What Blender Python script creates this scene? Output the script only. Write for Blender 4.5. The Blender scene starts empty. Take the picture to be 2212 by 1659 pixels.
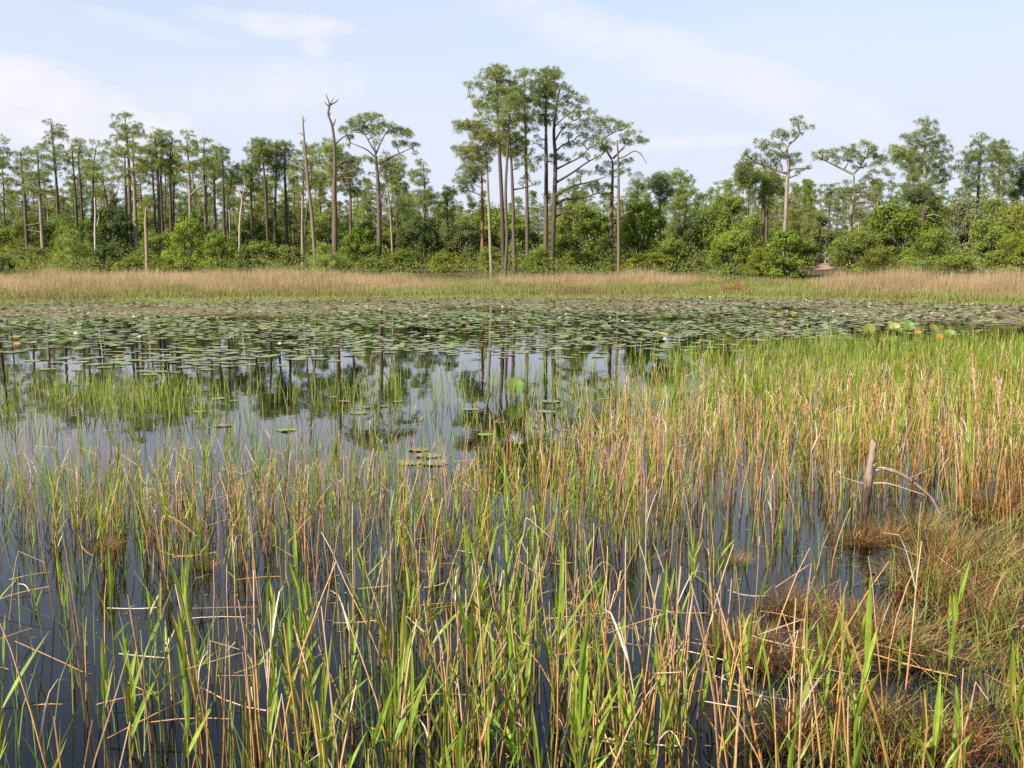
import bpy, math, random
import numpy as np
from mathutils import Vector

# ---------------------------------------------------------------- camera, sky, sun, exposure
W, H, F = 2212.0, 1659.0, 2170.0          # photo frame in working pixels, focal length in the same
CAMZ = 2.0
PITCH = math.atan((H / 2 - 565.0) / F)
SC = bpy.context.scene
COL = SC.collection
cam_d = bpy.data.cameras.new("camera")
cam_d.sensor_width = 36.0
cam_d.lens = 36.0 * F / W
cam_d.clip_start = 0.05
cam_d.clip_end = 6000
cam = bpy.data.objects.new("camera", cam_d)
cam.location = (0, 0, CAMZ)
cam.rotation_euler = (math.pi / 2 - PITCH, 0, 0)
COL.objects.link(cam)
SC.camera = cam

SUN_EL, SUN_AZ = math.radians(33), math.radians(-128)      # azimuth from +Y, clockwise
sun_dir = Vector((math.sin(SUN_AZ) * math.cos(SUN_EL), math.cos(SUN_AZ) * math.cos(SUN_EL), math.sin(SUN_EL)))
sun_d = bpy.data.lights.new("sun", 'SUN')
sun_d.energy = 5.0
sun_d.angle = math.radians(0.5)
sun_d.color = (1.0, 0.89, 0.72)
sun = bpy.data.objects.new("sun", sun_d)
sun.rotation_euler = sun_dir.to_track_quat('Z', 'Y').to_euler()
sun.location = (-30, -40, 40)
COL.objects.link(sun)

world = bpy.data.worlds.new("World")
SC.world = world
world.use_nodes = True
wt = world.node_tree
wt.nodes.clear()


def N(t, kind, **kw):
    n = t.nodes.new(kind)
    for k, v in kw.items():
        setattr(n, k, v)
    return n


def M(t, op, a, b=None, c=None, clamp=False):
    n = t.nodes.new('ShaderNodeMath')
    n.operation = op
    n.use_clamp = clamp
    for i, v in enumerate((a, b, c)):
        if v is None:
            continue
        if hasattr(v, 'is_output'):
            t.links.new(v, n.inputs[i])
        else:
            n.inputs[i].default_value = v
    return n.outputs[0]


def mixc(t, fac, a, b, mode='MIX'):
    n = t.nodes.new('ShaderNodeMix')
    n.data_type = 'RGBA'
    n.blend_type = mode
    for s, v in ((n.inputs[0], fac), (n.inputs[6], a), (n.inputs[7], b)):
        if hasattr(v, 'is_output'):
            t.links.new(v, s)
        elif isinstance(v, (int, float)):
            s.default_value = v
        else:
            s.default_value = tuple(v) + ((1,) if len(v) == 3 else ())
    return n.outputs[2]


def build_world():
    t = wt
    sky = N(t, 'ShaderNodeTexSky', sky_type='NISHITA', sun_disc=False)
    sky.sun_elevation = SUN_EL
    sky.sun_rotation = SUN_AZ
    sky.air_density = 1.0
    sky.dust_density = 1.2
    sky.ozone_density = 2.2
    tc = N(t, 'ShaderNodeTexCoord')
    sep = N(t, 'ShaderNodeSeparateXYZ')
    t.links.new(tc.outputs['Generated'], sep.inputs[0])
    az = M(t, 'ARCTAN2', sep.outputs[0], sep.outputs[1])
    el = M(t, 'ARCSINE', sep.outputs[2])
    comb = N(t, 'ShaderNodeCombineXYZ')
    t.links.new(az, comb.inputs[0])
    t.links.new(el, comb.inputs[1])
    # stretched cirrus noise, the same all round the sky
    mp = N(t, 'ShaderNodeMapping')
    mp.inputs['Scale'].default_value = (3.0, 12.0, 1)
    mp.inputs['Rotation'].default_value = (0, 0, math.radians(-14))
    t.links.new(comb.outputs[0], mp.inputs[0])
    n1 = N(t, 'ShaderNodeTexNoise')
    n1.inputs['Scale'].default_value = 1.0
    n1.inputs['Detail'].default_value = 7
    n1.inputs['Roughness'].default_value = 0.55
    n1.inputs['Distortion'].default_value = 0.6
    t.links.new(mp.outputs[0], n1.inputs['Vector'])
    mp2 = N(t, 'ShaderNodeMapping')
    mp2.inputs['Scale'].default_value = (14.0, 26.0, 1)
    t.links.new(comb.outputs[0], mp2.inputs[0])
    n2 = N(t, 'ShaderNodeTexNoise')
    n2.inputs['Scale'].default_value = 1.0
    n2.inputs['Detail'].default_value = 8
    n2.inputs['Roughness'].default_value = 0.6
    t.links.new(mp2.outputs[0], n2.inputs['Vector'])
    cir = M(t, 'MULTIPLY', M(t, 'SUBTRACT', n1.outputs[0], 0.45), 2.2, clamp=True)
    tot = M(t, 'MULTIPLY', cir, 0.40)
    # clouds seen in the photo: (px, py, rx, ry, rotation, strength)
    blobs = [(90, 235, 250, 85, -10, 1.0), (20, 180, 120, 60, 0, .8), (600, 52, 190, 26, -3, .75), (600, 190, 190, 55, 6, .55),
             (680, 100, 40, 22, -10, .5), (1500, 140, 520, 60, -19, .55), (1510, 305, 170, 18, 1, .6), (330, 60, 160, 20, -8, .3),
             (1250, 60, 300, 60, -15, .4)]
    for (px, py, rx, ry, rot, st) in blobs:
        d = pix_dir(px, py)
        a0 = math.atan2(d[0], d[1])
        e0 = math.asin(d[2])
        r = math.radians(rot)
        dx = M(t, 'SUBTRACT', az, a0)
        dy = M(t, 'SUBTRACT', el, e0)
        ca, sa = math.cos(r), math.sin(r)
        u = M(t, 'DIVIDE', M(t, 'ADD', M(t, 'MULTIPLY', dx, ca), M(t, 'MULTIPLY', dy, sa)), rx / F)
        v = M(t, 'DIVIDE', M(t, 'SUBTRACT', M(t, 'MULTIPLY', dy, ca), M(t, 'MULTIPLY', dx, sa)), ry / F)
        q = M(t, 'ADD', M(t, 'MULTIPLY', u, u), M(t, 'MULTIPLY', v, v))
        base = M(t, 'SUBTRACT', 1.25, q)
        nn = M(t, 'MULTIPLY', M(t, 'SUBTRACT', n2.outputs[0], 0.5), 4.0)
        m = M(t, 'MULTIPLY', M(t, 'ADD', base, nn), 0.8, clamp=True)
        fall = M(t, 'SUBTRACT', 2.2, q, clamp=True)
        m = M(t, 'MULTIPLY', m, fall)
        tot = M(t, 'MAXIMUM', tot, M(t, 'MULTIPLY', m, st))
    # humid veil: thickest low down
    veil = M(t, 'MULTIPLY', M(t, 'POWER', M(t, 'SUBTRACT', 1.0, M(t, 'MAXIMUM', M(t, 'SUBTRACT', sep.outputs[2], 0.14), 0.0)), 4.0), VEIL)
    c0 = mixc(t, veil, sky.outputs[0], VEIL_C)
    fac = M(t, 'MULTIPLY', tot, 1.0, clamp=True)
    c1 = mixc(t, fac, c0, CLOUD_C)
    bg = N(t, 'ShaderNodeBackground')
    bg.inputs['Strength'].default_value = 0.095
    t.links.new(c1, bg.inputs[0])
    out = N(t, 'ShaderNodeOutputWorld')
    t.links.new(bg.outputs[0], out.inputs[0])


VEIL = 0.97
VEIL_C = (3.52, 3.82, 4.5)
CLOUD_C = (4.35, 4.25, 4.55)


def pix_dir(px, py):
    u, v = (px - W / 2) / F, (H / 2 - py) / F
    d = np.array([u, math.cos(PITCH) + v * math.sin(PITCH), -math.sin(PITCH) + v * math.cos(PITCH)])
    return d / np.linalg.norm(d)


build_world()
SC.view_settings.view_transform = 'Standard'
SC.view_settings.look = 'None'
SC.view_settings.exposure = 1.2
SC.view_settings.gamma = 1.0
SC.view_settings.use_curve_mapping = False
SC.render.engine = 'CYCLES'
SC.cycles.max_bounces = 6
SC.cycles.diffuse_bounces = 2
SC.cycles.glossy_bounces = 3
SC.cycles.transparent_max_bounces = 8
SC.cycles.use_denoising = False
SC.cycles.sample_clamp_indirect = 6

# ---------------------------------------------------------------- helpers
rng = np.random.default_rng(11)


def at(px, py, Y):
    d = pix_dir(px, py)
    s = Y / d[1]
    return np.array([d[0] * s, Y, CAMZ + d[2] * s])


def proj(P):
    P = np.asarray(P, float)
    x, y, z = P[..., 0], P[..., 1], P[..., 2] - CAMZ
    f = y * math.cos(PITCH) - z * math.sin(PITCH)
    u = y * math.sin(PITCH) + z * math.cos(PITCH)
    return W / 2 + F * x / f, H / 2 - F * u / f


def shore_far(X):
    return np.interp(X, [-200, -90, -45, -26, -13, 0, 10, 17, 22, 26, 34, 60, 200],
                     [10, 36, 47, 51.5, 55.5, 59, 60.5, 57, 51, 47, 42, 32, 8])


def shore_near(X):
    # the camera stands on a low bank; on the right the bank reaches out into the pond
    return np.interp(X, [-200, -40, -8, -2, 0.8, 1.6, 2.3, 3.0, 4.2, 8, 40, 200],
                     [-30, -3, 1.5, 2.2, 2.8, 3.6, 4.6, 5.6, 6.3, 7.0, 6, -30])


def nz(X, Y, s, k=0.0):
    return (np.sin(X / s + 1.3 + k) * np.cos(Y / s * 1.17 + .4 + k) + .5 * np.sin(X / s * 2.3 + Y / s * 1.9 + k) + .35 * np.cos(X / s * 4.1 - Y / s * 3.7 + k)) / 1.6


def ground(X, Y):
    X = np.asarray(X, float)
    Y = np.asarray(Y, float)
    s = Y - shore_far(X)
    n = shore_near(X) - Y
    far = np.where(s > 0, 1.9 * (1 - np.exp(-np.maximum(s, 0) / 30)) + 0.05 * nz(X, Y, 4) * np.clip(s / 4, 0, 1), -0.75 * (1 - np.exp(np.minimum(s, 0) / 9)))
    near = np.where(n > 0, 0.055 * (1 - np.exp(-np.maximum(n, 0) / .6)) + .45 * (1 - np.exp(-np.maximum(n - 3.2, 0) / 2.0)) - .03, -0.75 * (1 - np.exp(np.minimum(n, 0) / 5.0)))
    near = near + 0.055 * nz(X, Y, 0.33) * np.exp(-np.abs(n) / 2.5)
    return np.maximum(far, near)


def new_mesh(name, V, T, tint=None, smooth=False, mat=None):
    V = np.ascontiguousarray(V, dtype=np.float32).reshape(-1, 3)
    T = np.ascontiguousarray(T, dtype=np.int32).reshape(-1, 3)
    me = bpy.data.meshes.new(name)
    me.vertices.add(len(V))
    me.vertices.foreach_set('co', V.ravel())
    me.loops.add(len(T) * 3)
    me.loops.foreach_set('vertex_index', T.ravel())
    me.polygons.add(len(T))
    me.polygons.foreach_set('loop_start', np.arange(len(T), dtype=np.int32) * 3)
    me.polygons.foreach_set('loop_total', np.full(len(T), 3, np.int32))
    me.polygons.foreach_set('use_smooth', np.full(len(T), bool(smooth)))
    if tint is not None:
        a = me.attributes.new('tint', 'FLOAT', 'POINT')
        a.data.foreach_set('value', np.ascontiguousarray(tint, dtype=np.float32))
    me.update(calc_edges=True)
    me.validate()
    if mat:
        me.materials.append(mat)
    return me


def link(name, data, parent=None, loc=None, color=None):
    o = bpy.data.objects.new(name, data)
    COL.objects.link(o)
    if parent is not None:
        o.parent = parent
    if loc is not None:
        o.location = loc
    if color is not None:
        o.color = tuple(color) + (1,)
    return o


def tag(o, label=None, cat=None, group=None, kind=None):
    if label:
        o['label'] = label
    if cat:
        o['category'] = cat
    if group:
        o['group'] = group
    if kind:
        o['kind'] = kind
    return o


class MB:
    def __init__(self):
        self.v, self.t, self.c, self.n = [], [], [], 0

    def add(self, V, T, tint=0.5):
        V = np.asarray(V, float).reshape(-1, 3)
        T = np.asarray(T, int).reshape(-1, 3)
        self.v.append(V)
        self.t.append(T + self.n)
        self.c.append(np.broadcast_to(np.asarray(tint, float), (len(V),)))
        self.n += len(V)

    def arrays(self):
        return np.concatenate(self.v), np.concatenate(self.t), np.concatenate(self.c)

    def mesh(self, name, mat, smooth=False):
        V, T, c = self.arrays()
        return new_mesh(name, V, T, c, smooth, mat)


def tube(P, R, sides=6, cap=True):
    P = np.asarray(P, float)
    R = np.asarray(R, float)
    n = len(P)
    tan = np.gradient(P, axis=0)
    tan /= np.maximum(np.linalg.norm(tan, axis=1, keepdims=True), 1e-9)
    ref = np.tile(np.array([0.0, 1.0, 0.0]), (n, 1))
    bad = np.abs(tan[:, 1]) > .9
    ref[bad] = (1, 0, 0)
    a = np.cross(tan, ref)
    a /= np.linalg.norm(a, axis=1, keepdims=True)
    b = np.cross(tan, a)
    ang = np.arange(sides) / sides * 2 * math.pi
    V = P[:, None] + R[:, None, None] * (np.cos(ang)[None, :, None] * a[:, None] + np.sin(ang)[None, :, None] * b[:, None])
    V = V.reshape(-1, 3)
    i = np.arange(n - 1)[:, None] * sides
    j = np.arange(sides)[None]
    k = (j + 1) % sides
    q0, q1, q2, q3 = i + j, i + k, i + sides + k, i + sides + j
    T = np.concatenate([np.stack([q0, q1, q2], -1).reshape(-1, 3), np.stack([q0, q2, q3], -1).reshape(-1, 3)])
    if cap:
        V = np.concatenate([V, P[-1:]])
        m = len(V) - 1
        o = (n - 1) * sides
        T = np.concatenate([T, np.stack([o + np.arange(sides), o + (np.arange(sides) + 1) % sides, np.full(sides, m)], -1)])
    return V, T


def smooth_path(P, n):
    P = np.asarray(P, float)
    if len(P) == 2:
        t = np.linspace(0, 1, n)[:, None]
        return P[0] * (1 - t) + P[1] * t
    d = np.concatenate([[0], np.cumsum(np.linalg.norm(np.diff(P, axis=0), axis=1))])
    Q = np.concatenate([[2 * P[0] - P[1]], P, [2 * P[-1] - P[-2]]])
    out = []
    for s in np.linspace(0, d[-1], n):
        i = min(max(np.searchsorted(d, s) - 1, 0), len(P) - 2)
        t = (s - d[i]) / max(d[i + 1] - d[i], 1e-9)
        p0, p1, p2, p3 = Q[i], Q[i + 1], Q[i + 2], Q[i + 3]
        out.append(.5 * ((2 * p1) + (-p0 + p2) * t + (2 * p0 - 5 * p1 + 4 * p2 - p3) * t * t + (-p0 + 3 * p1 - 3 * p2 + p3) * t ** 3))
    return np.array(out)


def unit(n, r=rng):
    v = r.normal(size=(n, 3))
    return v / np.linalg.norm(v, axis=1, keepdims=True)


# ---------------------------------------------------------------- materials
def material(name):
    m = bpy.data.materials.new(name)
    m.use_nodes = True
    m.node_tree.nodes.clear()
    return m, m.node_tree


def out(t, sh):
    o = N(t, 'ShaderNodeOutputMaterial')
    t.links.new(sh, o.inputs[0])
    return o


def tint_node(t):
    a = N(t, 'ShaderNodeAttribute')
    a.attribute_name = 'tint'
    return a.outputs['Fac']


def ramp(t, fac, stops):
    r = N(t, 'ShaderNodeValToRGB')
    e = r.color_ramp.elements
    while len(e) < len(stops):
        e.new(0.5)
    for el, (p, c) in zip(e, stops):
        el.position = p
        el.color = tuple(c) + (1,)
    t.links.new(fac, r.inputs[0])
    return r.outputs[0]


def principled(t, col, rough=.6, spec=.3, bump=None):
    p = N(t, 'ShaderNodeBsdfPrincipled')
    if hasattr(col, 'is_output'):
        t.links.new(col, p.inputs['Base Color'])
    else:
        p.inputs['Base Color'].default_value = tuple(col) + (1,)
    if hasattr(rough, 'is_output'):
        t.links.new(rough, p.inputs['Roughness'])
    else:
        p.inputs['Roughness'].default_value = rough
    p.inputs['Specular IOR Level'].default_value = spec
    if bump is not None:
        t.links.new(bump, p.inputs['Normal'])
    return p.outputs[0]


def noise(t, scale, detail=4, coord='Object', rough=.55, sc=None):
    tc = N(t, 'ShaderNodeTexCoord')
    n = N(t, 'ShaderNodeTexNoise')
    n.inputs['Scale'].default_value = scale
    n.inputs['Detail'].default_value = detail
    n.inputs['Roughness'].default_value = rough
    src = tc.outputs[coord]
    if sc:
        mp = N(t, 'ShaderNodeMapping')
        mp.inputs['Scale'].default_value = sc
        t.links.new(src, mp.inputs[0])
        src = mp.outputs[0]
    t.links.new(src, n.inputs['Vector'])
    return n.outputs[0]


def bump(t, h, dist=.02, strength=.6):
    b = N(t, 'ShaderNodeBump')
    b.inputs['Distance'].default_value = dist
    b.inputs['Strength'].default_value = strength
    t.links.new(h, b.inputs['Height'])
    return b.outputs[0]


def leafy(name, col_of, trans=.3, rough=.5, spec=.25, mottle=0):
    m, t = material(name)
    c = col_of(t)
    if mottle:
        nn = noise(t, mottle, 3, sc=(1, 1, .35))
        g_ = M(t, 'ADD', M(t, 'MULTIPLY', nn, 1.3), .36)
        v_ = N(t, 'ShaderNodeVectorMath', operation='SCALE')
        t.links.new(c, v_.inputs[0])
        t.links.new(g_, v_.inputs[3])
        c = v_.outputs[0]
    p = principled(t, c, rough, spec)
    tr = N(t, 'ShaderNodeBsdfTranslucent')
    c2 = mixc(t, 1.0, c, (1.25, 1.2, .55), 'MULTIPLY')
    t.links.new(c2, tr.inputs[0])
    mx = N(t, 'ShaderNodeMixShader')
    mx.inputs[0].default_value = trans
    t.links.new(p, mx.inputs[1])
    t.links.new(tr.outputs[0], mx.inputs[2])
    out(t, mx.outputs[0])
    return m


def obj_tinted(t, lo=.55, hi=1.5):
    oi = N(t, 'ShaderNodeObjectInfo')
    f = tint_node(t)
    g = M(t, 'ADD', M(t, 'MULTIPLY', f, hi - lo), lo)
    r = M(t, 'ADD', M(t, 'MULTIPLY', oi.outputs['Random'], .3), .85)
    g = M(t, 'MULTIPLY', g, r)
    v = N(t, 'ShaderNodeVectorMath', operation='SCALE')
    t.links.new(oi.outputs['Color'], v.inputs[0])
    t.links.new(g, v.inputs[3])
    return v.outputs[0]


M_needle = leafy('pine_needles', obj_tinted, .5, .6, .10)
M_leaf = leafy('broad_leaves', obj_tinted, .46, .6, .07)


def bark_mat():
    m, t = material('pine_bark')
    oi = N(t, 'ShaderNodeObjectInfo')
    n = noise(t, 9, 5, sc=(1, 1, .28))
    n2 = noise(t, 1.1, 3, sc=(1, 1, .5))
    k = M(t, 'ADD', M(t, 'MULTIPLY', n, 1.1), .45)
    v = N(t, 'ShaderNodeVectorMath', operation='SCALE')
    t.links.new(oi.outputs['Color'], v.inputs[0])
    t.links.new(k, v.inputs[3])
    c = mixc(t, ramp(t, n2, [(.42, (0, 0, 0)), (.66, (.45, .45, .45))]), v.outputs[0], (.105, .068, .046))
    out(t, principled(t, c, .85, .15, bump(t, n, .06, .8)))
    return m


M_bark = bark_mat()


def dead_wood():
    m, t = material('weathered_wood')
    oi = N(t, 'ShaderNodeObjectInfo')
    n = noise(t, 14, 5, sc=(1, 1, .12))
    k = M(t, 'ADD', M(t, 'MULTIPLY', n, 1.0), .5)
    v = N(t, 'ShaderNodeVectorMath', operation='SCALE')
    t.links.new(oi.outputs['Color'], v.inputs[0])
    t.links.new(k, v.inputs[3])
    out(t, principled(t, v.outputs[0], .8, .2, bump(t, n, .03, .7)))
    return m


M_dead = dead_wood()


def ground_mat():
    m, t = material('soil')
    n = noise(t, .6, 6)
    n2 = noise(t, 14, 5)
    c = ramp(t, n, [(.3, (.07, .05, .03)), (.5, (.12, .08, .05)), (.7, (.08, .075, .035))])
    c = mixc(t, M(t, 'MULTIPLY', n2, .7), c, (.03, .024, .015))
    out(t, principled(t, c, .9, .1, bump(t, n2, .05, .6)))
    return m


M_ground = ground_mat()


def water_mat():
    m, t = material('tannic_water')
    n = noise(t, 1.3, 3, sc=(1, .55, 1))
    n2 = noise(t, 7.0, 2)
    h = M(t, 'ADD', n, M(t, 'MULTIPLY', n2, .10))
    b = bump(t, h, .010, .16)
    fr = N(t, 'ShaderNodeFresnel')
    fr.inputs['IOR'].default_value = 1.333
    t.links.new(b, fr.inputs['Normal'])
    gl = N(t, 'ShaderNodeBsdfGlossy')
    gl.inputs['Roughness'].default_value = .012
    gl.inputs['Color'].default_value = (1, 1, 1, 1)
    t.links.new(b, gl.inputs['Normal'])
    tr = N(t, 'ShaderNodeBsdfTransparent')
    tr.inputs['Color'].default_value = (.40, .23, .16, 1)
    mx = N(t, 'ShaderNodeMixShader')
    t.links.new(fr.outputs[0], mx.inputs[0])
    t.links.new(tr.outputs[0], mx.inputs[1])
    t.links.new(gl.outputs[0], mx.inputs[2])
    out(t, mx.outputs[0])
    return m


M_water = water_mat()

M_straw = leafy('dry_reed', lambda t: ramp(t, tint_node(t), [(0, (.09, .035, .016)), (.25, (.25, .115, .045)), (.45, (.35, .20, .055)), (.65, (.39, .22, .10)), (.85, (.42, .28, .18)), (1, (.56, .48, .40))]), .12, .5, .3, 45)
M_reed = leafy('green_reed', lambda t: ramp(t, tint_node(t), [(0, (.24, .14, .045)), (.25, (.21, .18, .03)), (.6, (.165, .255, .028)), (1, (.26, .345, .05))]), .42, .4, .25, 40)
M_sedge = leafy('sedge', lambda t: ramp(t, tint_node(t), [(0, (.18, .14, .03)), (.4, (.145, .19, .03)), (.75, (.175, .25, .04)), (1, (.30, .30, .08))]), .35, .5, .25)
M_wiry = leafy('wiry_grass', lambda t: ramp(t, tint_node(t), [(0, (.08, .022, .012)), (.3, (.21, .08, .03)), (.5, (.27, .17, .06)), (.65, (.17, .18, .04)), (.9, (.14, .22, .04)), (1, (.42, .31, .20))]), .25, .55, .2)
M_brown = leafy('tawny_grass', lambda t: ramp(t, tint_node(t), [(0, (.19, .17, .06)), (.3, (.30, .23, .125)), (.7, (.40, .30, .205)), (1, (.48, .38, .28))]), .45, .7, .05)
M_short = leafy('shore_grass', lambda t: ramp(t, tint_node(t), [(0, (.17, .13, .06)), (.4, (.19, .19, .06)), (.8, (.19, .255, .06)), (1, (.36, .30, .17))]), .3, .55, .2)
M_pad = leafy('lily_pad', lambda t: ramp(t, tint_node(t), [(0, (.20, .075, .045)), (.08, (.24, .165, .115)), (.22, (.20, .185, .115)), (.6, (.165, .205, .090)), (.85, (.175, .235, .06)), (.93, (.26, .30, .08)), (1, (.50, .22, .03))]), .06, .5, .6)
M_upleaf = leafy('young_lily_leaf', lambda t: ramp(t, tint_node(t), [(0, (.55, .25, .03)), (.3, (.30, .30, .07)), (.7, (.18, .27, .055)), (1, (.12, .22, .045))]), .4, .4, .35)
M_petal = leafy('white_petal', lambda t: ramp(t, tint_node(t), [(0, (.75, .6, .12)), (.4, (.8, .79, .70)), (1, (.82, .82, .80))]), .3, .5, .3)


def sand_mat():
    m, t = material('red_sand')
    n = noise(t, 6, 5)
    c = ramp(t, n, [(.3, (.24, .15, .10)), (.7, (.34, .25, .19))])
    out(t, principled(t, c, .9, .1, bump(t, n, .03)))
    return m


M_sand = sand_mat()

# ---------------------------------------------------------------- setting: ground, water
def axis(segs):
    return np.unique(np.concatenate([np.linspace(a, b, n) for a, b, n in segs]))


xs = axis([(-2500, -200, 14), (-200, -60, 20), (-60, -8, 53), (-8, 8, 90), (8, 60, 53), (60, 200, 20), (200, 2500, 14)])
ys = axis([(-2500, -100, 12), (-100, 0, 20), (0, 10, 70), (10, 45, 36), (45, 110, 90), (110, 250, 40), (250, 2800, 20)])
gx, gy = np.meshgrid(xs, ys)
gz = ground(gx, gy)
V = np.stack([gx, gy, gz], -1).reshape(-1, 3)
ny, nx = gx.shape
i = (np.arange(ny - 1)[:, None] * nx + np.arange(nx - 1)[None]).ravel()
T = np.concatenate([np.stack([i, i + 1, i + nx + 1], -1), np.stack([i, i + nx + 1, i + nx], -1)])
tag(link('ground', new_mesh('ground', V, T, None, True, M_ground)), kind='structure')
V = np.array([[-260, -60, 0], [260, -60, 0], [260, 75, 0], [-260, 75, 0]], float)
tag(link('water', new_mesh('water', V, [[0, 1, 2], [0, 2, 3]], None, False, M_water)), kind='structure')

# sandy track that leaves the shore between the bushes on the right
mb = MB()
pp = smooth_path([at(1770, 578, 82), at(1788, 574, 88), at(1780, 566, 100), at(1790, 562, 120)], 16)
L = []
for k, p in enumerate(pp):
    w = .55 + .15 * math.sin(k)
    for s in (-1, 0, 1):
        x, y = p[0] + s * w, p[1]
        L.append((x, y, float(ground(x, y)) + .03))
T = []
for k in range(len(pp) - 1):
    for s in range(2):
        a = k * 3 + s
        T += [[a, a + 1, a + 4], [a, a + 4, a + 3]]
mb.add(L, T)
tag(link('sandy_path', mb.mesh('sandy_path', M_sand, True)), kind='structure')


# ---------------------------------------------------------------- pines
def tufts(C, out_dir, K, Lmin, Lmax, wid, up=.45, r=rng):
    """bursts of needle blades round tuft centres C"""
    n = len(C)
    d = unit(n * K, r).reshape(n, K, 3) + out_dir[:, None] * .55 + np.array([0, 0, up])
    d /= np.linalg.norm(d, axis=2, keepdims=True)
    L_ = r.uniform(Lmin, Lmax, (n, K, 1))
    p = np.cross(d, unit(n * K, r).reshape(n, K, 3))
    p /= np.maximum(np.linalg.norm(p, axis=2, keepdims=True), 1e-6)
    c = C[:, None] + d * L_ * .08
    a = c + p * wid * .5 + d * L_ * .25
    b = c - p * wid * .5 + d * L_ * .25
    e = c + d * L_
    V = np.stack([a, b, e], 2).reshape(-1, 3)
    T = np.arange(len(V)).reshape(-1, 3)
    tint = np.repeat(np.clip(r.normal(.45, .2, n)[:, None] + r.normal(0, .08, (n, K)), 0, 1).ravel(), 3)
    return V, T, tint


def pine_meshes(trunk, radii, pads, K=36, needle=(.20, .40), wid=.029, per=11, seed=0, limb_r=.045, sides=8, extra=()):
    """trunk: (n,3) local path; pads: (m,4) local x,y,z,r. Returns trunk, branch and crown arrays"""
    r = np.random.default_rng(seed)
    trunk_P = smooth_path(trunk, max(10, len(trunk) * 4))
    k = len(trunk_P)
    R = np.interp(np.linspace(0, 1, k), np.linspace(0, 1, len(radii)), radii)
    R = R * (1 + r.normal(0, .03, k))
    R[0] *= 1.25
    tv, tt = tube(trunk_P, R, sides)
    bm_, cr = MB(), MB()
    pads = np.asarray(pads, float)
    att = [p for p in smooth_path(trunk, 40)]
    ar = list(np.interp(np.linspace(0, 1, 40), np.linspace(0, 1, len(radii)), radii) * .55)
    for q, w in extra:
        att += list(q)
        ar += [w] * len(q)
    if len(pads):
        tx_, ty_ = np.interp(pads[:, 2], trunk_P[:, 2], trunk_P[:, 0]), np.interp(pads[:, 2], trunk_P[:, 2], trunk_P[:, 1])
        pads = pads[np.argsort(np.hypot(pads[:, 0] - tx_, pads[:, 1] - ty_))]
        zmin = pads[:, 2].min()
    for (x, y, z, pr) in pads:
        P = np.array([x, y, z])
        A, AR = np.array(att), np.array(ar)
        dv = A - P
        hd_ = np.hypot(dv[:, 0], dv[:, 1])
        cost = np.linalg.norm(dv, axis=1) + 1.5 * np.maximum(0, dv[:, 2] + .30 * hd_) + np.where(A[:, 2] < zmin - 2.5, 4, 0)
        b_ = int(np.argmin(cost))
        S, rr = A[b_], min(float(AR[b_]) * .75, limb_r * 1.6)
        hd = float(hd_[b_])
        mid = (S + P) / 2 + np.array([0, 0, r.uniform(-.12, .06) * hd]) + r.normal(0, .05 * hd + .02, 3)
        q = smooth_path([S, mid, P], 5)
        rr = max(rr, .022)
        v, t_ = tube(q, np.linspace(rr, max(rr * .45, .014), 5), 4, False)
        bm_.add(v, t_)
        att += [q[2], q[3], q[4]]
        ar += [rr * .8, rr * .65, rr * .5]
        m = max(3, int(per * .62 * (pr / .55) ** 1.7))
        u = unit(m, r)
        rad = pr * r.uniform(.25, 1.15, m)[:, None] ** .7
        C = P + u * rad * np.array([1, 1, .36])
        hv, ht, hc = tufts(C, u, K, needle[0], needle[1], wid, .4, r)
        cr.add(hv, ht, np.clip(hc + r.normal(0, .08), 0, 1))
        # twigs inside the pad
        for c in C[::3]:
            v, t_ = tube(np.array([P, c]), np.array([.018, .01]), 3, False)
            bm_.add(v, t_)
    return (tv, tt), bm_, cr


def pads_from_rows(rows, D, cx, n, rmin, rmax, r, deep=.8):
    """rows: (py, xl, xr) photo outline of the crown at distance D -> pads in world"""
    rows = np.array(sorted(rows), float)
    ygrid = np.linspace(rows[0, 0], rows[-1, 0], 40)
    wl, wr = np.interp(ygrid, rows[:, 0], rows[:, 1]), np.interp(ygrid, rows[:, 0], rows[:, 2])
    w = np.maximum(wr - wl, 2)
    cand = []
    for _ in range(n):
        best, bd = None, -1
        for _ in range(5):
            y = r.choice(ygrid, p=w / w.sum())
            l, rr_ = np.interp(y, rows[:, 0], rows[:, 1]), np.interp(y, rows[:, 0], rows[:, 2])
            hw = max((rr_ - l) / 2, 3)
            a, q = r.uniform(0, 2 * math.pi), math.sqrt(r.uniform(0.05, 1))
            P = at((l + rr_) / 2 + hw * q * math.cos(a), y, D)
            P[1] += hw * q * math.sin(a) * deep * D / F
            d = min((np.linalg.norm(P - c[:3]) for c in cand), default=9)
            if d > bd:
                best, bd = P, d
        pr = r.uniform(rmin, rmax)
        cand.append(np.array([*best, pr]))
    return np.array(cand)


PINE_C = {'n': (.205, .255, .090), 'y': (.240, .272, .075), 'd': (.160, .215, .098), 'b': (.230, .285, .082), 'g': (.195, .245, .115)}
BARK_C = {'n': (.085, .072, .060), 'p': (.21, .180, .145), 'd': (.055, .047, .041), 'r': (.17, .088, .046)}
TWIG_C = (.075, .058, .047)


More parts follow.
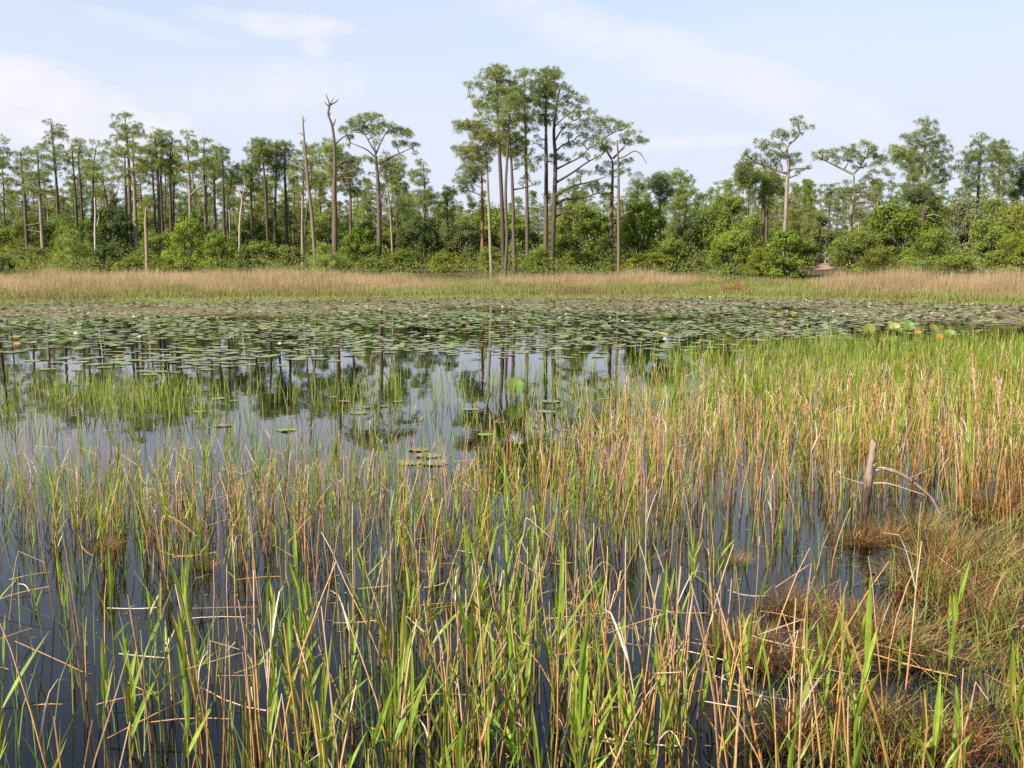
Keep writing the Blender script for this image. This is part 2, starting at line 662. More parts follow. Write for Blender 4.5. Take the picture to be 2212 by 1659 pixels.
def hero_pine(D, trunk, w, rows, label, tone='n', bark='n', pads=(), limbs=(), n=None, seed=1, pr=(.42, .85), per=14, group=None, name='pine_tree', deep=.8):
    r = np.random.default_rng(seed)
    s = D / F
    P = [at(x, y, D) for x, y in trunk]
    g = float(ground(P[0][0], D))
    base = np.array([P[0][0], D, g])
    # sway the trunk slightly in depth, rise from the ground
    P[0] = np.array([P[0][0], D, g - .25])
    P = [p + np.array([0, r.normal(0, .12) if k else 0, 0]) for k, p in enumerate(P)]
    R0 = w * s / 2
    pd = []
    if rows:
        area = 0
        rs = sorted(rows)
        for a, b in zip(rs[:-1], rs[1:]):
            area += (b[0] - a[0]) * ((a[2] - a[1]) + (b[2] - b[1])) / 2 * s * s
        m = n or int(np.clip(area * 1.9, 14, 130))
        pd.append(pads_from_rows(rows, D, P[-1][0], m, pr[0], pr[1], r, deep))
    for (x, y, rad) in pads:
        q = at(x, y, D)
        pd.append(np.array([[q[0], q[1] + r.normal(0, rad * s * 1.2), q[2], rad * s]]))
    e = link(name, None, None, base)
    tag(e, label, 'tree', group)
    if pd:
        pd = np.concatenate(pd)
        pd[:, :3] -= base
    else:
        pd = np.zeros((0, 4))
    LQ = []
    for (pts, lw) in limbs:
        Q = [at(x, y, D) - base for x, y in pts]
        dy = r.normal(0, .5)
        Q = [q + np.array([0, dy * k / len(Q), 0]) for k, q in enumerate(Q)]
        LQ.append((smooth_path(Q, 4 * len(Q)), lw * s / 2))
    if limbs and len(pd):
        allq = np.concatenate([q for q, _ in LQ])
        for k in range(len(pd)):           # keep tufts near the depth of the limb they sit on
            j = np.argmin((allq[:, 0] - pd[k, 0]) ** 2 + (allq[:, 2] - pd[k, 2]) ** 2)
            if abs(allq[j, 0] - pd[k, 0]) + abs(allq[j, 2] - pd[k, 2]) < 1.2:
                pd[k, 1] = pd[k, 1] * .6 + allq[j, 1]
    (tv, tt), bm_, cr = pine_meshes(np.array(P) - base, [R0, R0 * .85, R0 * .7, R0 * .28], pd, per=per, seed=seed, limb_r=.03 + R0 * .07, extra=LQ)
    link('trunk', new_mesh('trunk', tv, tt, None, True, M_bark), e, None, BARK_C[bark])
    if bm_.n:
        tag(link('branchwork', bm_.mesh('branchwork', M_bark, True), e, None, TWIG_C), kind='stuff')
        link('crown', cr.mesh('crown', M_needle), e, None, PINE_C[tone])
    for Q, lr in LQ:
        v, t_ = tube(Q, np.linspace(lr, lr / 3, len(Q)), 6)
        link('limb', new_mesh('limb', v, t_, None, True, M_bark), e, None, BARK_C[bark])
    return e


def dead_tree(D, trunk, radii_px, branches, label, color, name='dead_tree', seed=3):
    r = np.random.default_rng(seed)
    s = D / F
    P = [at(x, y, D) for x, y in trunk]
    g = float(ground(P[0][0], D))
    base = np.array([P[0][0], D, g])
    P[0] = np.array([P[0][0], D, g - .25])
    Q = smooth_path(np.array(P) - base, 5 * len(P))
    R = np.interp(np.linspace(0, 1, len(Q)), np.linspace(0, 1, len(radii_px)), radii_px) * s / 2
    R *= 1 + r.normal(0, .05, len(Q))
    e = link(name, None, None, base)
    tag(e, label, 'dead tree')
    v, t_ = tube(Q, R, 9)
    link('trunk', new_mesh('trunk', v, t_, None, True, M_dead), e, None, color)
    for pts, lw in branches:
        B = np.array([at(x, y, D) - base for x, y in pts])
        dy = r.normal(0, .5)
        B[:, 1] += np.linspace(0, dy, len(B))
        B = smooth_path(B, 4 * len(B))
        v, t_ = tube(B, np.linspace(lw * s / 2, lw * s / 5, len(B)), 6)
        link('limb', new_mesh('limb', v, t_, None, True, M_dead), e, None, color)
    return e


def z1(*p):
    return [(x * .288, 170.7 + y * .288) for x, y in p]


def z2(*p):
    return [(469.4 + x * .288, 170.7 + y * .288) for x, y in p]


def z3(*p):
    return [(921.6 + x * .3189, 119.5 + y * .3189) for x, y in p]


def z4(*p):
    return [(1322.8 + x * .2623, 213.4 + y * .2623) for x, y in p]


def z5(*p):
    return [(1706.8 + x * .2829, 213.4 + y * .2829) for x, y in p]


def rows_z(fn, rows):
    k = {z1: .288, z2: .288, z3: .3189, z4: .2623, z5: .2829}[fn]
    o = fn((0, 0))[0]
    return [(o[1] + y * k, o[0] + a * k, o[0] + b * k) for y, a, b in rows]


def pads_z(fn, pads):
    k = {z1: .288, z2: .288, z3: .3189, z4: .2623, z5: .2829}[fn]
    o = fn((0, 0))[0]
    return [(o[0] + x * k, o[1] + y * k, r * k) for x, y, r in pads]


LG = 'pines of the left stand'
# --- left stand
hero_pine(100, [(-22, 560), (-18, 430), (-20, 310)], 11, [(292, -30, 6), (330, -50, 22), (360, -60, 28), (385, -50, 20)], 'pine cut off by the left edge of the photo, only its right crown showing', seed=21)
hero_pine(104, z1((205, 1330), (190, 900), (165, 640), (160, 545)), 7.5, rows_z(z1, [(530, 130, 180), (620, 100, 230), (720, 95, 250), (820, 90, 240), (860, 120, 200)]), 'slim dark pine nearest the left edge with a bare lower trunk', seed=22)
hero_pine(98, z1((325, 1360), (300, 950), (287, 700), (275, 520)), 9, rows_z(z1, [(500, 240, 310), (560, 200, 360), (700, 180, 380), (850, 220, 360)]), 'pine with a pale grey trunk, second whole pine from the left', bark='p', seed=23, limbs=[(z1((310, 1080), (260, 1090), (205, 1100)), 3), (z1((315, 1150), (260, 1140), (215, 1130)), 3)])
hero_pine(118, z1((440, 1250), (430, 1000), (412, 650), (385, 320)), 8, rows_z(z1, [(305, 355, 400), (350, 325, 430), (420, 350, 510), (470, 290, 490), (560, 330, 480), (680, 330, 470)]), 'tall narrow spire-topped pine rising above its neighbours left of the stand', tone='g', bark='d', seed=24)
hero_pine(112, z1((580, 1200), (565, 900), (548, 640), (540, 480)), 6.5, rows_z(z1, [(465, 510, 590), (560, 470, 620), (680, 490, 610), (800, 500, 600)]), 'slim pine just right of the spire-topped pine, bushy flat head', seed=25, bark='d')
hero_pine(116, z1((625, 1200), (615, 900), (600, 600), (600, 470)), 6.5, rows_z(z1, [(455, 580, 640), (520, 560, 660), (640, 555, 680), (760, 580, 660)]), 'slim dark-stemmed pine beside the dark round oak, crown touching its left neighbour', tone='y', seed=26, bark='d')
hero_pine(108, z1((700, 1250), (692, 900), (700, 650), (720, 500)), 6.5, rows_z(z1, [(465, 745, 785), (500, 660, 800), (620, 640, 810), (760, 660, 790)]), 'round-headed pine above the pale dead trunk in the left stand', seed=27)
hero_pine(112, z1((815, 1230), (808, 980), (790, 860), (760, 700)), 8, rows_z(z1, [(690, 700, 850), (800, 690, 860), (880, 720, 840)]), 'pine whose trunk forks in a V above the dark round oak', seed=28, limbs=[(z1((808, 980), (850, 900), (905, 815)), 4.5)])
hero_pine(104, z1((952, 1280), (945, 950), (940, 700), (935, 560)), 7.5, rows_z(z1, [(480, 830, 920), (560, 800, 950), (680, 800, 960), (760, 850, 960)]), 'left one of three close trunks under the tallest crown of the left stand', tone='y', bark='d', seed=29)
hero_pine(106, z1((975, 1260), (968, 900), (962, 600), (940, 300)), 9, rows_z(z1, [(265, 900, 970), (310, 840, 1010), (370, 830, 1040), (460, 830, 1080), (560, 850, 1080)]), 'tallest pine of the left stand with a ragged pointed crown', seed=30, pads=pads_z(z1, [(835, 275, 14), (945, 268, 14), (820, 355, 18), (845, 350, 14), (790, 470, 20)]))
hero_pine(102, z1((1020, 1270), (1012, 900), (995, 600), (985, 470)), 9.5, rows_z(z1, [(430, 950, 1060), (560, 960, 1110), (680, 960, 1120), (780, 930, 1080)]), 'right one of three close trunks under the tallest crown, pale-barked', tone='y', bark='p', seed=31)
hero_pine(112, z1((1165, 1230), (1155, 950), (1140, 700), (1130, 520)), 6.5, rows_z(z1, [(480, 1080, 1160), (580, 1060, 1180), (700, 1080, 1180)]), 'thin pine standing between the three close trunks and the twin-trunk pair', seed=32)
hero_pine(106, z1((1195, 1220), (1190, 900), (1180, 650), (1160, 400)), 8, rows_z(z1, [(380, 1110, 1230), (440, 1090, 1250), (560, 1090, 1230), (680, 1100, 1220)]), 'left pine of the twin pair with flat-topped crown in the left stand', seed=33)
hero_pine(109, z1((1225, 1220), (1212, 950), (1210, 700), (1215, 430)), 7, rows_z(z1, [(400, 1190, 1260), (520, 1180, 1270), (660, 1190, 1270), (740, 1200, 1260)]), 'right pine of the twin pair, darker trunk, in the left stand', bark='d', seed=34)
hero_pine(110, z1((1285, 1230), (1282, 900), (1272, 620), (1290, 440)), 7.5, rows_z(z1, [(410, 1270, 1330), (480, 1240, 1340), (600, 1230, 1340), (720, 1240, 1330)]), 'slim pine right of the twin pair, dark straight stem', seed=35, bark='d')
hero_pine(113, z1((1302, 1240), (1300, 960), (1310, 760), (1320, 640)), 8, rows_z(z1, [(580, 1290, 1360), (700, 1270, 1370), (800, 1280, 1360)]), 'short dark pine tucked against its slim straight neighbour', seed=36, bark='d', tone='d')
hero_pine(101, z1((1422, 1240), (1422, 900), (1415, 650), (1400, 430)), 9, rows_z(z1, [(395, 1370, 1420), (440, 1340, 1470), (560, 1320, 1480), (700, 1320, 1470), (780, 1350, 1440)]), 'pale-trunked pine with a long limb slanting up to its right', tone='y', bark='p', seed=37, limbs=[(z1((1430, 870), (1480, 825), (1560, 780)), 4)])
hero_pine(107, z1((1542, 1240), (1535, 900), (1528, 700), (1530, 480)), 7.5, rows_z(z1, [(455, 1490, 1570), (520, 1470, 1600), (640, 1470, 1600), (740, 1490, 1580)]), 'pine between the pale-trunked pine and the round-crowned pair', seed=38)
hero_pine(111, z1((1610, 1230), (1610, 900), (1608, 700), (1630, 560)), 6.5, rows_z(z1, [(510, 1600, 1680), (600, 1590, 1700), (740, 1590, 1690)]), 'left pine of the round-crowned pair at the right end of the stand', seed=39, tone='y')
hero_pine(106, z1((1685, 1240), (1680, 950), (1675, 750), (1670, 560)), 8, rows_z(z1, [(505, 1640, 1700), (580, 1630, 1750), (700, 1620, 1760), (790, 1640, 1740)]), 'right pine of the round-crowned pair, last dense crown of the left stand', tone='d', bark='d', seed=40)
hero_pine(109, z1((1725, 1240), (1705, 1000), (1725, 820), (1760, 700)), 5, rows_z(z1, [(640, 1730, 1810), (720, 1730, 1820), (800, 1740, 1810)]), 'thin pine leaning right just past the last dense crown', seed=41)
hero_pine(108, z1((1895, 1220), (1882, 900), (1885, 760), (1880, 620)), 6.5, rows_z(z1, [(590, 1850, 1920), (650, 1820, 1950), (780, 1830, 1960), (840, 1850, 1930)]), 'lower slim pine in the gap right of the left stand', seed=42, bark='d', n=24)
hero_pine(104, z1((2010, 1210), (1995, 900), (1975, 650), (1965, 490)), 7.5, rows_z(z1, [(465, 1930, 2000), (520, 1880, 2040), (590, 1890, 2030), (650, 1920, 2010)]), 'slender pine with a small high round head in the gap, curved stem', seed=43, bark='d', n=30)
hero_pine(106, z2((430, 1310), (432, 950), (442, 700), (445, 510)), 7, rows_z(z2, [(480, 410, 480), (540, 400, 500), (620, 410, 490), (760, 380, 480), (810, 400, 470)]), 'slim pine left of the slender round-headed twin, lower tuft on its left', seed=44, bark='d', n=28)
hero_pine(107, z2((522, 1330), (517, 950), (508, 700), (510, 500)), 7.5, rows_z(z2, [(465, 480, 540), (530, 450, 575), (620, 460, 580), (720, 470, 560)]), 'dark straight pine left of the thin leaning bare snag', seed=45, bark='d')
hero_pine(96, z2((640, 1400), (638, 1050), (642, 800), (650, 560)), 6.5, rows_z(z2, [(490, 600, 740), (600, 560, 770), (720, 550, 760), (850, 560, 720)]), 'pine behind the thin leaning bare snag, grey trunk', tone='b', seed=46, bark='p')
hero_pine(100, z2((668, 1380), (662, 1100), (700, 800), (720, 560)), 5, rows_z(z2, [(520, 680, 760), (640, 690, 800), (800, 690, 790)]), 'thin pine half hidden behind the leaning bare snag', seed=47, tone='b')
hero_pine(104, z2((1005, 1300), (1000, 1000), (995, 830), (960, 620)), 7, rows_z(z2, [(465, 790, 880), (520, 760, 970), (620, 780, 1060), (760, 790, 1070), (860, 900, 1080)]), 'pine behind the tall bare snag, wide crown showing on both sides of it', seed=48, n=75)
# umbrella pine
hero_pine(86, z2((1215, 1350), (1212, 1000), (1205, 800), (1192, 620), (1180, 500)), 12, [], 'umbrella-crowned pine right of the tall bare snag', seed=49, deep=.9, per=20,
          pads=pads_z(z2, [(1040, 300, 48), (1100, 275, 48), (1160, 285, 52), (1220, 310, 48), (1000, 345, 48), (960, 385, 40), (935, 390, 26), (1070, 350, 48), (1140, 350, 50), (1270, 345, 52), (1330, 370, 50), (1390, 395, 52), (1430, 425, 46), (1350, 420, 44), (1210, 380, 48), (1290, 400, 42), (990, 440, 38), (1040, 400, 38), (1180, 420, 36), (1330, 480, 40), (1400, 480, 42), (1450, 490, 34), (1490, 495, 26), (1200, 470, 36), (1130, 400, 36), (1020, 350, 46), (1100, 320, 50), (1190, 340, 50), (1420, 390, 40), (1480, 545, 20), (970, 500, 22), (1130, 600, 34), (1100, 590, 28), (1170, 610, 28), (1260, 560, 22), (1370, 490, 36), (1060, 640, 26), (1130, 790, 28), (1160, 720, 24), (1090, 760, 20), (1340, 620, 22)]),
          limbs=[(z2((1195, 600), (1120, 530), (1000, 480)), 4), (z2((1195, 640), (1270, 600), (1400, 540), (1470, 510)), 4), (z2((1190, 560), (1120, 440), (1080, 360)), 4), (z2((1190, 560), (1240, 450), (1290, 380)), 4), (z2((1205, 720), (1270, 600), (1240, 520)), 3), (z2((1195, 1000), (1120, 930), (1020, 810), (960, 750)), 4.5), (z2((1215, 900), (1250, 830), (1270, 720)), 4.5), (z2((1205, 830), (1130, 810), (1105, 770)), 3), (z2((1230, 1050), (1270, 1020), (1300, 995)), 3)])
hero_pine(98, z2((1318, 1380), (1300, 1050), (1275, 800), (1258, 600)), 5, rows_z(z2, [(590, 1230, 1300), (680, 1230, 1310), (760, 1240, 1300)]), 'thin pale pine leaning left behind the umbrella pine', bark='p', seed=50, n=10)
hero_pine(102, z2((1355, 1360), (1347, 1000), (1335, 760), (1335, 610)), 6, rows_z(z2, [(590, 1310, 1370), (660, 1290, 1400), (760, 1290, 1400), (860, 1310, 1400)]), 'thin pine right of the umbrella pine with small tufts up its stem', seed=51, bark='p', n=26)
hero_pine(110, z2((1562, 1250), (1558, 950), (1552, 760), (1545, 640)), 6, rows_z(z2, [(620, 1520, 1570), (680, 1500, 1600), (720, 1430, 1560), (800, 1490, 1600), (850, 1480, 1650), (930, 1450, 1660)]), 'small loose-topped pine alone in the sky gap left of the tall group', seed=52, n=34)
hero_pine(112, z2((1730, 1350), (1728, 1100), (1722, 900)), 5, rows_z(z2, [(825, 1700, 1745), (880, 1680, 1780), (960, 1670, 1790), (1040, 1680, 1780)]), 'low pine with a pointed tip left of the tall group', tone='b', seed=53)
hero_pine(101, z2((1405, 1330), (1398, 1100), (1395, 920)), 5, rows_z(z2, [(890, 1370, 1430), (960, 1350, 1450), (1060, 1360, 1440)]), 'low dark pine between the umbrella pine and the sky gap', tone='d', seed=54)

# --- tall group
hero_pine(84, z3((522, 1420), (510, 1000), (490, 600), (480, 330), (475, 150)), 10, rows_z(z3, [(65, 460, 530), (110, 365, 560), (180, 350, 600), (250, 330, 610), (320, 330, 600), (370, 360, 560)]), 'tallest pine of the central group, leftmost high crown', seed=60, n=40, bark='d', tone='b',
          pads=pads_z(z3, [(300, 215, 42), (285, 240, 30), (330, 195, 34), (300, 295, 36), (345, 330, 34), (350, 400, 36), (400, 410, 40), (440, 420, 34), (400, 450, 40), (350, 440, 32), (500, 450, 30)]))
hero_pine(76, z3((528, 1490), (545, 1230), (535, 950), (545, 700), (562, 380)), 7.5, rows_z(z3, [(280, 540, 620), (360, 560, 640), (480, 490, 560)]), 'thin wavy-stemmed pine in front of the tallest pine', seed=61, n=18, bark='n')
hero_pine(86, z3((595, 1420), (585, 1000), (572, 700), (560, 560)), 9.5, rows_z(z3, [(520, 460, 640), (590, 450, 690), (680, 520, 720), (770, 570, 700)]), 'yellow-green pine with a low crown in the middle of the central group', tone='y', seed=62, n=24, pads=pads_z(z3, [(720, 650, 34), (760, 700, 34), (790, 690, 28), (700, 780, 34), (690, 820, 40), (650, 860, 34), (740, 860, 26)]),
          limbs=[(z3((590, 910), (680, 890), (770, 850)), 3.5)])
hero_pine(88, z3((682, 1420), (680, 1000), (672, 650), (665, 330), (660, 150)), 8.5, rows_z(z3, [(95, 640, 690), (140, 615, 730), (230, 600, 730), (320, 610, 720), (420, 610, 700), (520, 640, 710), (600, 650, 700)]), 'narrow dark pine second in height in the central group', tone='n', seed=63, n=27)
hero_pine(90, z3((805, 1380), (810, 900), (808, 500), (808, 230)), 10.5, rows_z(z3, [(95, 780, 870), (130, 745, 910), (200, 720, 910), (300, 710, 890), (420, 720, 870), (480, 730, 820)]), 'straight pine with a rounded high crown right of centre in the central group', seed=64, n=42, tone='b', pads=pads_z(z3, [(760, 560, 26), (745, 590, 26), (770, 610, 24), (830, 690, 30), (850, 720, 26)]))
hero_pine(87, z3((848, 1420), (865, 1000), (872, 700), (862, 520), (880, 330), (900, 230)), 11, [], 'pine with long limbs sweeping to the right in the central group', seed=65, bark='d', per=20,
          pads=pads_z(z3, [(880, 215, 40), (930, 230, 46), (980, 265, 46), (1040, 305, 42), (1075, 310, 26), (910, 290, 46), (960, 320, 46), (1010, 350, 44), (930, 380, 40), (880, 350, 40), (990, 410, 46), (1050, 400, 46), (1120, 390, 42), (1140, 430, 44), (1070, 450, 46), (1000, 480, 44), (940, 490, 40), (1100, 490, 46), (1170, 470, 42), (1190, 520, 42), (1120, 550, 46), (1050, 530, 42), (960, 540, 38), (1180, 580, 46), (1210, 640, 44), (1140, 620, 44), (1060, 590, 40), (1000, 590, 36), (950, 610, 30), (1240, 600, 34), (920, 690, 38), (880, 680, 34), (960, 710, 26), (1030, 680, 32), (1080, 680, 30), (1160, 690, 30), (1080, 800, 34), (1050, 780, 26), (990, 850, 30), (1040, 830, 28), (940, 920, 34), (900, 940, 30), (1150, 870, 34), (1200, 890, 36), (1110, 890, 30), (1020, 940, 30)]),
          limbs=[(z3((872, 1010), (940, 975), (1060, 965), (1195, 920)), 6.5), (z3((872, 960), (980, 890), (1100, 860), (1210, 825)), 5.5), (z3((880, 860), (980, 800), (1080, 730), (1190, 670)), 5.5), (z3((880, 770), (960, 730), (1040, 690), (1090, 640)), 5), (z3((872, 1095), (930, 1065), (1000, 1070), (1060, 1085)), 5), (z3((875, 650), (930, 600), (1010, 560)), 4), (z3((868, 580), (920, 500), (990, 440)), 4), (z3((870, 480), (920, 430), (990, 380)), 3.5)])
hero_pine(92, z3((378, 1380), (378, 1100), (376, 950), (372, 770)), 9.5, rows_z(z3, [(740, 260, 410), (780, 255, 420), (830, 220, 380), (880, 200, 340), (920, 210, 310)]), 'short reddish-barked pine at the left foot of the central group', bark='r', seed=66, n=24, limbs=[(z3((375, 1020), (330, 1022), (280, 1020)), 3)])
hero_pine(77, z3((440, 1490), (428, 1200), (415, 900), (408, 720), (402, 590)), 7.5, rows_z(z3, [(470, 190, 320), (500, 220, 450), (560, 260, 520), (620, 220, 470), (680, 190, 440), (720, 290, 420)]), 'thin pale-stemmed pine with a wide yellow-green crown left of the central group', tone='y', bark='p', seed=67, n=38, limbs=[(z3((410, 760), (360, 720), (280, 705)), 3)])
hero_pine(90, z3((1253, 1330), (1256, 1000), (1262, 760), (1250, 690)), 10, [], 'grey-trunked pine with spreading plate-like tufts right of the central group', seed=68, per=20,
          pads=pads_z(z3, [(1220, 430, 40), (1260, 450, 38), (1190, 450, 34), (1330, 470, 38), (1290, 490, 38), (1360, 480, 30), (1240, 500, 36), (1340, 540, 34), (1390, 540, 42), (1440, 560, 42), (1480, 580, 30), (1380, 590, 36), (1330, 580, 30), (1500, 575, 18), (1230, 640, 40), (1200, 620, 36), (1190, 760, 36), (1230, 740, 38), (1180, 790, 30), (1230, 800, 36), (1300, 730, 34), (1350, 720, 36), (1375, 720, 20), (1330, 790, 36), (1290, 800, 36), (1130, 880, 32), (1170, 880, 36), (1220, 890, 36), (1260, 900, 30), (1150, 910, 30)]),
          limbs=[(z3((1252, 700), (1200, 620), (1185, 590), (1220, 550), (1300, 510)), 5), (z3((1262, 700), (1310, 650), (1350, 600)), 5), (z3((1260, 920), (1220, 940), (1150, 930)), 4)])
dead_tree(80, z3((1302, 1460), (1300, 1000), (1298, 720), (1290, 575)), [7.5, 7, 6.5, 5, 3.5],
          [(z3((1302, 700), (1350, 680), (1405, 650), (1450, 670), (1492, 735)), 3.2), (z3((1405, 650), (1430, 640)), 1.8), (z3((1450, 668), (1462, 655)), 1.8), (z3((1304, 1105), (1340, 1075), (1395, 1050)), 3.2), (z3((1302, 650), (1330, 640), (1345, 620)), 2.6), (z3((1300, 1105), (1280, 1105), (1262, 1100)), 2.5), (z3((1291, 600), (1280, 575)), 1.5)],
          'brown dead pine trunk with bare hooked limbs at the right side of the central group', (.125, .088, .064))
hero_pine(104, z3((998, 1390), (997, 1150), (995, 960)), 4, rows_z(z3, [(880, 960, 1040), (930, 950, 1050), (1000, 960, 1040)]), 'thin pale young pine behind the sweeping limbs', bark='p', seed=69, n=12, tone='b')
hero_pine(108, z3((1430, 1330), (1430, 1000), (1432, 830)), 5, rows_z(z3, [(800, 1410, 1450), (860, 1380, 1490), (940, 1370, 1500), (1010, 1370, 1490)]), 'thin open-crowned pine right of the brown dead trunk', seed=70, n=24, tone='g')
hero_pine(100, z3((1582, 1350), (1580, 1100), (1582, 900), (1583, 830)), 6, rows_z(z3, [(805, 1560, 1605), (850, 1525, 1650), (920, 1525, 1645), (1000, 1550, 1620)]), 'dark blue-green pine with a rounded top right of the central group', tone='d', seed=71, n=30)

# --- right side
hero_pine(112, z4((598, 1250), (597, 1000), (590, 800), (550, 620)), 7, rows_z(z4, [(585, 520, 560), (650, 485, 640), (760, 470, 690), (880, 470, 720), (960, 520, 700)]), 'cone-shaped light green pine in the middle distance, left of the treeline dip', tone='b', seed=72, n=50)
hero_pine(78, z4((1402, 1330), (1425, 950), (1440, 720), (1450, 560), (1440, 400), (1500, 340), (1532, 290), (1530, 190)), 10, [], 'crooked open pine standing forward on the right with a bent top', bark='p', seed=73, per=20,
          pads=pads_z(z4, [(1480, 190, 34), (1530, 170, 26), (1560, 205, 28), (1510, 215, 30), (1620, 245, 26), (1580, 250, 24), (1550, 290, 34), (1480, 272, 26), (1375, 275, 42), (1350, 300, 30), (1410, 290, 30), (1390, 320, 34), (1440, 320, 30), (1500, 300, 26), (1210, 345, 36), (1240, 370, 34), (1330, 385, 42), (1290, 400, 38), (1370, 400, 36), (1230, 400, 38), (1210, 420, 34), (1290, 450, 44), (1250, 470, 40), (1190, 475, 34), (1230, 510, 36), (1100, 440, 20), (1080, 470, 18), (1140, 480, 20), (1390, 465, 42), (1420, 490, 36), (1360, 480, 30), (1490, 470, 38), (1530, 470, 36), (1560, 500, 28), (1490, 520, 34), (1520, 520, 28), (1310, 530, 36), (1270, 545, 34), (1350, 570, 32), (1330, 520, 34), (1570, 600, 26), (1540, 615, 22), (1620, 575, 18), (1180, 520, 26), (1470, 545, 22)]),
          limbs=[(z4((1435, 615), (1380, 600), (1300, 570), (1180, 530), (1120, 490), (1075, 460)), 5.5), (z4((1450, 600), (1500, 575), (1600, 575), (1640, 570), (1640, 520)), 4.5), (z4((1440, 870), (1480, 840), (1525, 815)), 5), (z4((1525, 815), (1560, 805), (1610, 800)), 1.6), (z4((1445, 500), (1380, 420), (1330, 400)), 3.5), (z4((1440, 400), (1400, 350), (1370, 300)), 3.5), (z4((1400, 590), (1385, 545), (1345, 500), (1290, 450)), 3)])
hero_pine(94, z4((1208, 1260), (1198, 950), (1130, 760), (1105, 540)), 7, rows_z(z4, [(505, 1085, 1130), (570, 1055, 1170), (650, 1030, 1180), (730, 1060, 1170)]), 'pine left of the crooked open pine with a bare-stemmed loose top', seed=74, n=34)
hero_pine(96, z4((1245, 1250), (1242, 950), (1245, 760), (1250, 590)), 7, rows_z(z4, [(560, 1220, 1280), (620, 1180, 1340), (700, 1190, 1370), (770, 1200, 1350), (850, 1190, 1300)]), 'left of two straight trunks just left of the crooked open pine', seed=75, n=24, tone='b')
hero_pine(98, z4((1268, 1240), (1270, 950), (1290, 780), (1300, 660)), 7, rows_z(z4, [(620, 1280, 1360), (700, 1270, 1400), (800, 1260, 1390)]), 'right of two straight trunks just left of the crooked open pine', seed=76, n=16)
hero_pine(84, z5((452, 1100), (470, 850), (488, 720), (497, 640), (480, 570)), 10.5, [], 'flat-topped pine on the right with one long arm reaching left', seed=77, bark='p', per=20,
          pads=pads_z(z5, [(215, 420, 36), (260, 410, 38), (310, 410, 38), (355, 425, 38), (240, 450, 32), (290, 450, 34), (205, 455, 18), (400, 385, 36), (440, 390, 40), (490, 370, 38), (540, 355, 38), (590, 355, 40), (640, 375, 34), (665, 385, 22), (470, 420, 42), (530, 410, 42), (590, 410, 42), (420, 440, 38), (380, 470, 34), (500, 460, 38), (560, 460, 38), (620, 440, 36), (440, 490, 30), (350, 490, 28), (680, 440, 38), (720, 450, 40), (740, 470, 32), (690, 490, 38), (650, 500, 34), (600, 510, 28), (520, 520, 26), (640, 560, 38), (700, 560, 42), (600, 600, 40), (680, 620, 42), (740, 600, 40), (560, 660, 38), (620, 680, 38), (400, 700, 38), (360, 710, 34), (440, 690, 34), (700, 680, 38), (530, 700, 34), (760, 660, 36), (420, 640, 30), (640, 760, 36), (580, 740, 36), (700, 750, 36)]),
          limbs=[(z5((478, 575), (420, 545), (340, 505), (270, 470), (220, 450)), 5.5), (z5((485, 570), (530, 530), (560, 480), (600, 430)), 5), (z5((495, 710), (570, 710), (640, 690), (700, 680)), 4), (z5((490, 715), (440, 715), (370, 712)), 3.5), (z5((500, 790), (570, 785), (630, 795), (670, 840), (715, 890)), 5), (z5((500, 830), (560, 810), (610, 785)), 3), (z5((490, 860), (540, 880), (580, 850), (605, 800)), 3)])
hero_pine(90, z5((1015, 960), (1022, 760), (1032, 500), (1032, 170)), 9, rows_z(z5, [(145, 1005, 1060), (190, 960, 1110), (280, 930, 1170), (290, 870, 1200), (380, 960, 1200), (460, 960, 1230), (560, 980, 1250), (640, 1000, 1240)]), 'tall airy pine with a broad open crown, highest on the right', seed=78, n=105, pr=(.3, .48), bark='p', pads=pads_z(z5, [(875, 285, 24), (905, 300, 26)]),
          limbs=[(z5((1035, 690), (1090, 650), (1160, 635), (1260, 605)), 4.5), (z5((1040, 745), (1100, 728), (1170, 745)), 5), (z5((1020, 905), (1090, 885), (1140, 905)), 5)])
hero_pine(93, z5((945, 900), (945, 720), (935, 600), (905, 480)), 8, rows_z(z5, [(365, 780, 880), (400, 760, 950), (460, 810, 1000), (540, 850, 1000), (620, 860, 1000)]), 'bent pale-trunked pine just left of the tall airy pine', bark='p', seed=79, n=34, tone='b')
hero_pine(96, z5((1435, 900), (1440, 700), (1445, 500), (1460, 300)), 7.5, rows_z(z5, [(275, 1420, 1490), (340, 1390, 1540), (420, 1310, 1540), (520, 1280, 1530), (600, 1290, 1520), (680, 1360, 1500)]), 'open pine with a pointed top, left one of the pair near the right edge', tone='g', seed=80, n=80, pr=(.3, .48))
hero_pine(92, z5((1582, 1000), (1592, 750), (1600, 550), (1600, 360)), 8, rows_z(z5, [(325, 1560, 1630), (380, 1530, 1680), (460, 1520, 1715), (560, 1530, 1700), (640, 1540, 1690), (720, 1560, 1660)]), 'denser pine with a rounded top, right one of the pair near the right edge', seed=81, n=80, pr=(.32, .5))
hero_pine(94, z5((1800, 1000), (1805, 700), (1810, 460)), 8, rows_z(z5, [(430, 1780, 1850), (520, 1750, 1880), (640, 1740, 1890), (740, 1660, 1860)]), 'pine cut off by the right edge of the photo', tone='d', seed=82, n=44)
hero_pine(80, z5((1010, 1010), (1010, 900), (1000, 760)), 10, rows_z(z5, [(650, 880, 1060), (700, 860, 1080), (760, 870, 1070), (810, 930, 1110)]), 'dark short pine half sunk in the bushes below the tall airy pine', tone='d', bark='d', seed=83, n=22)

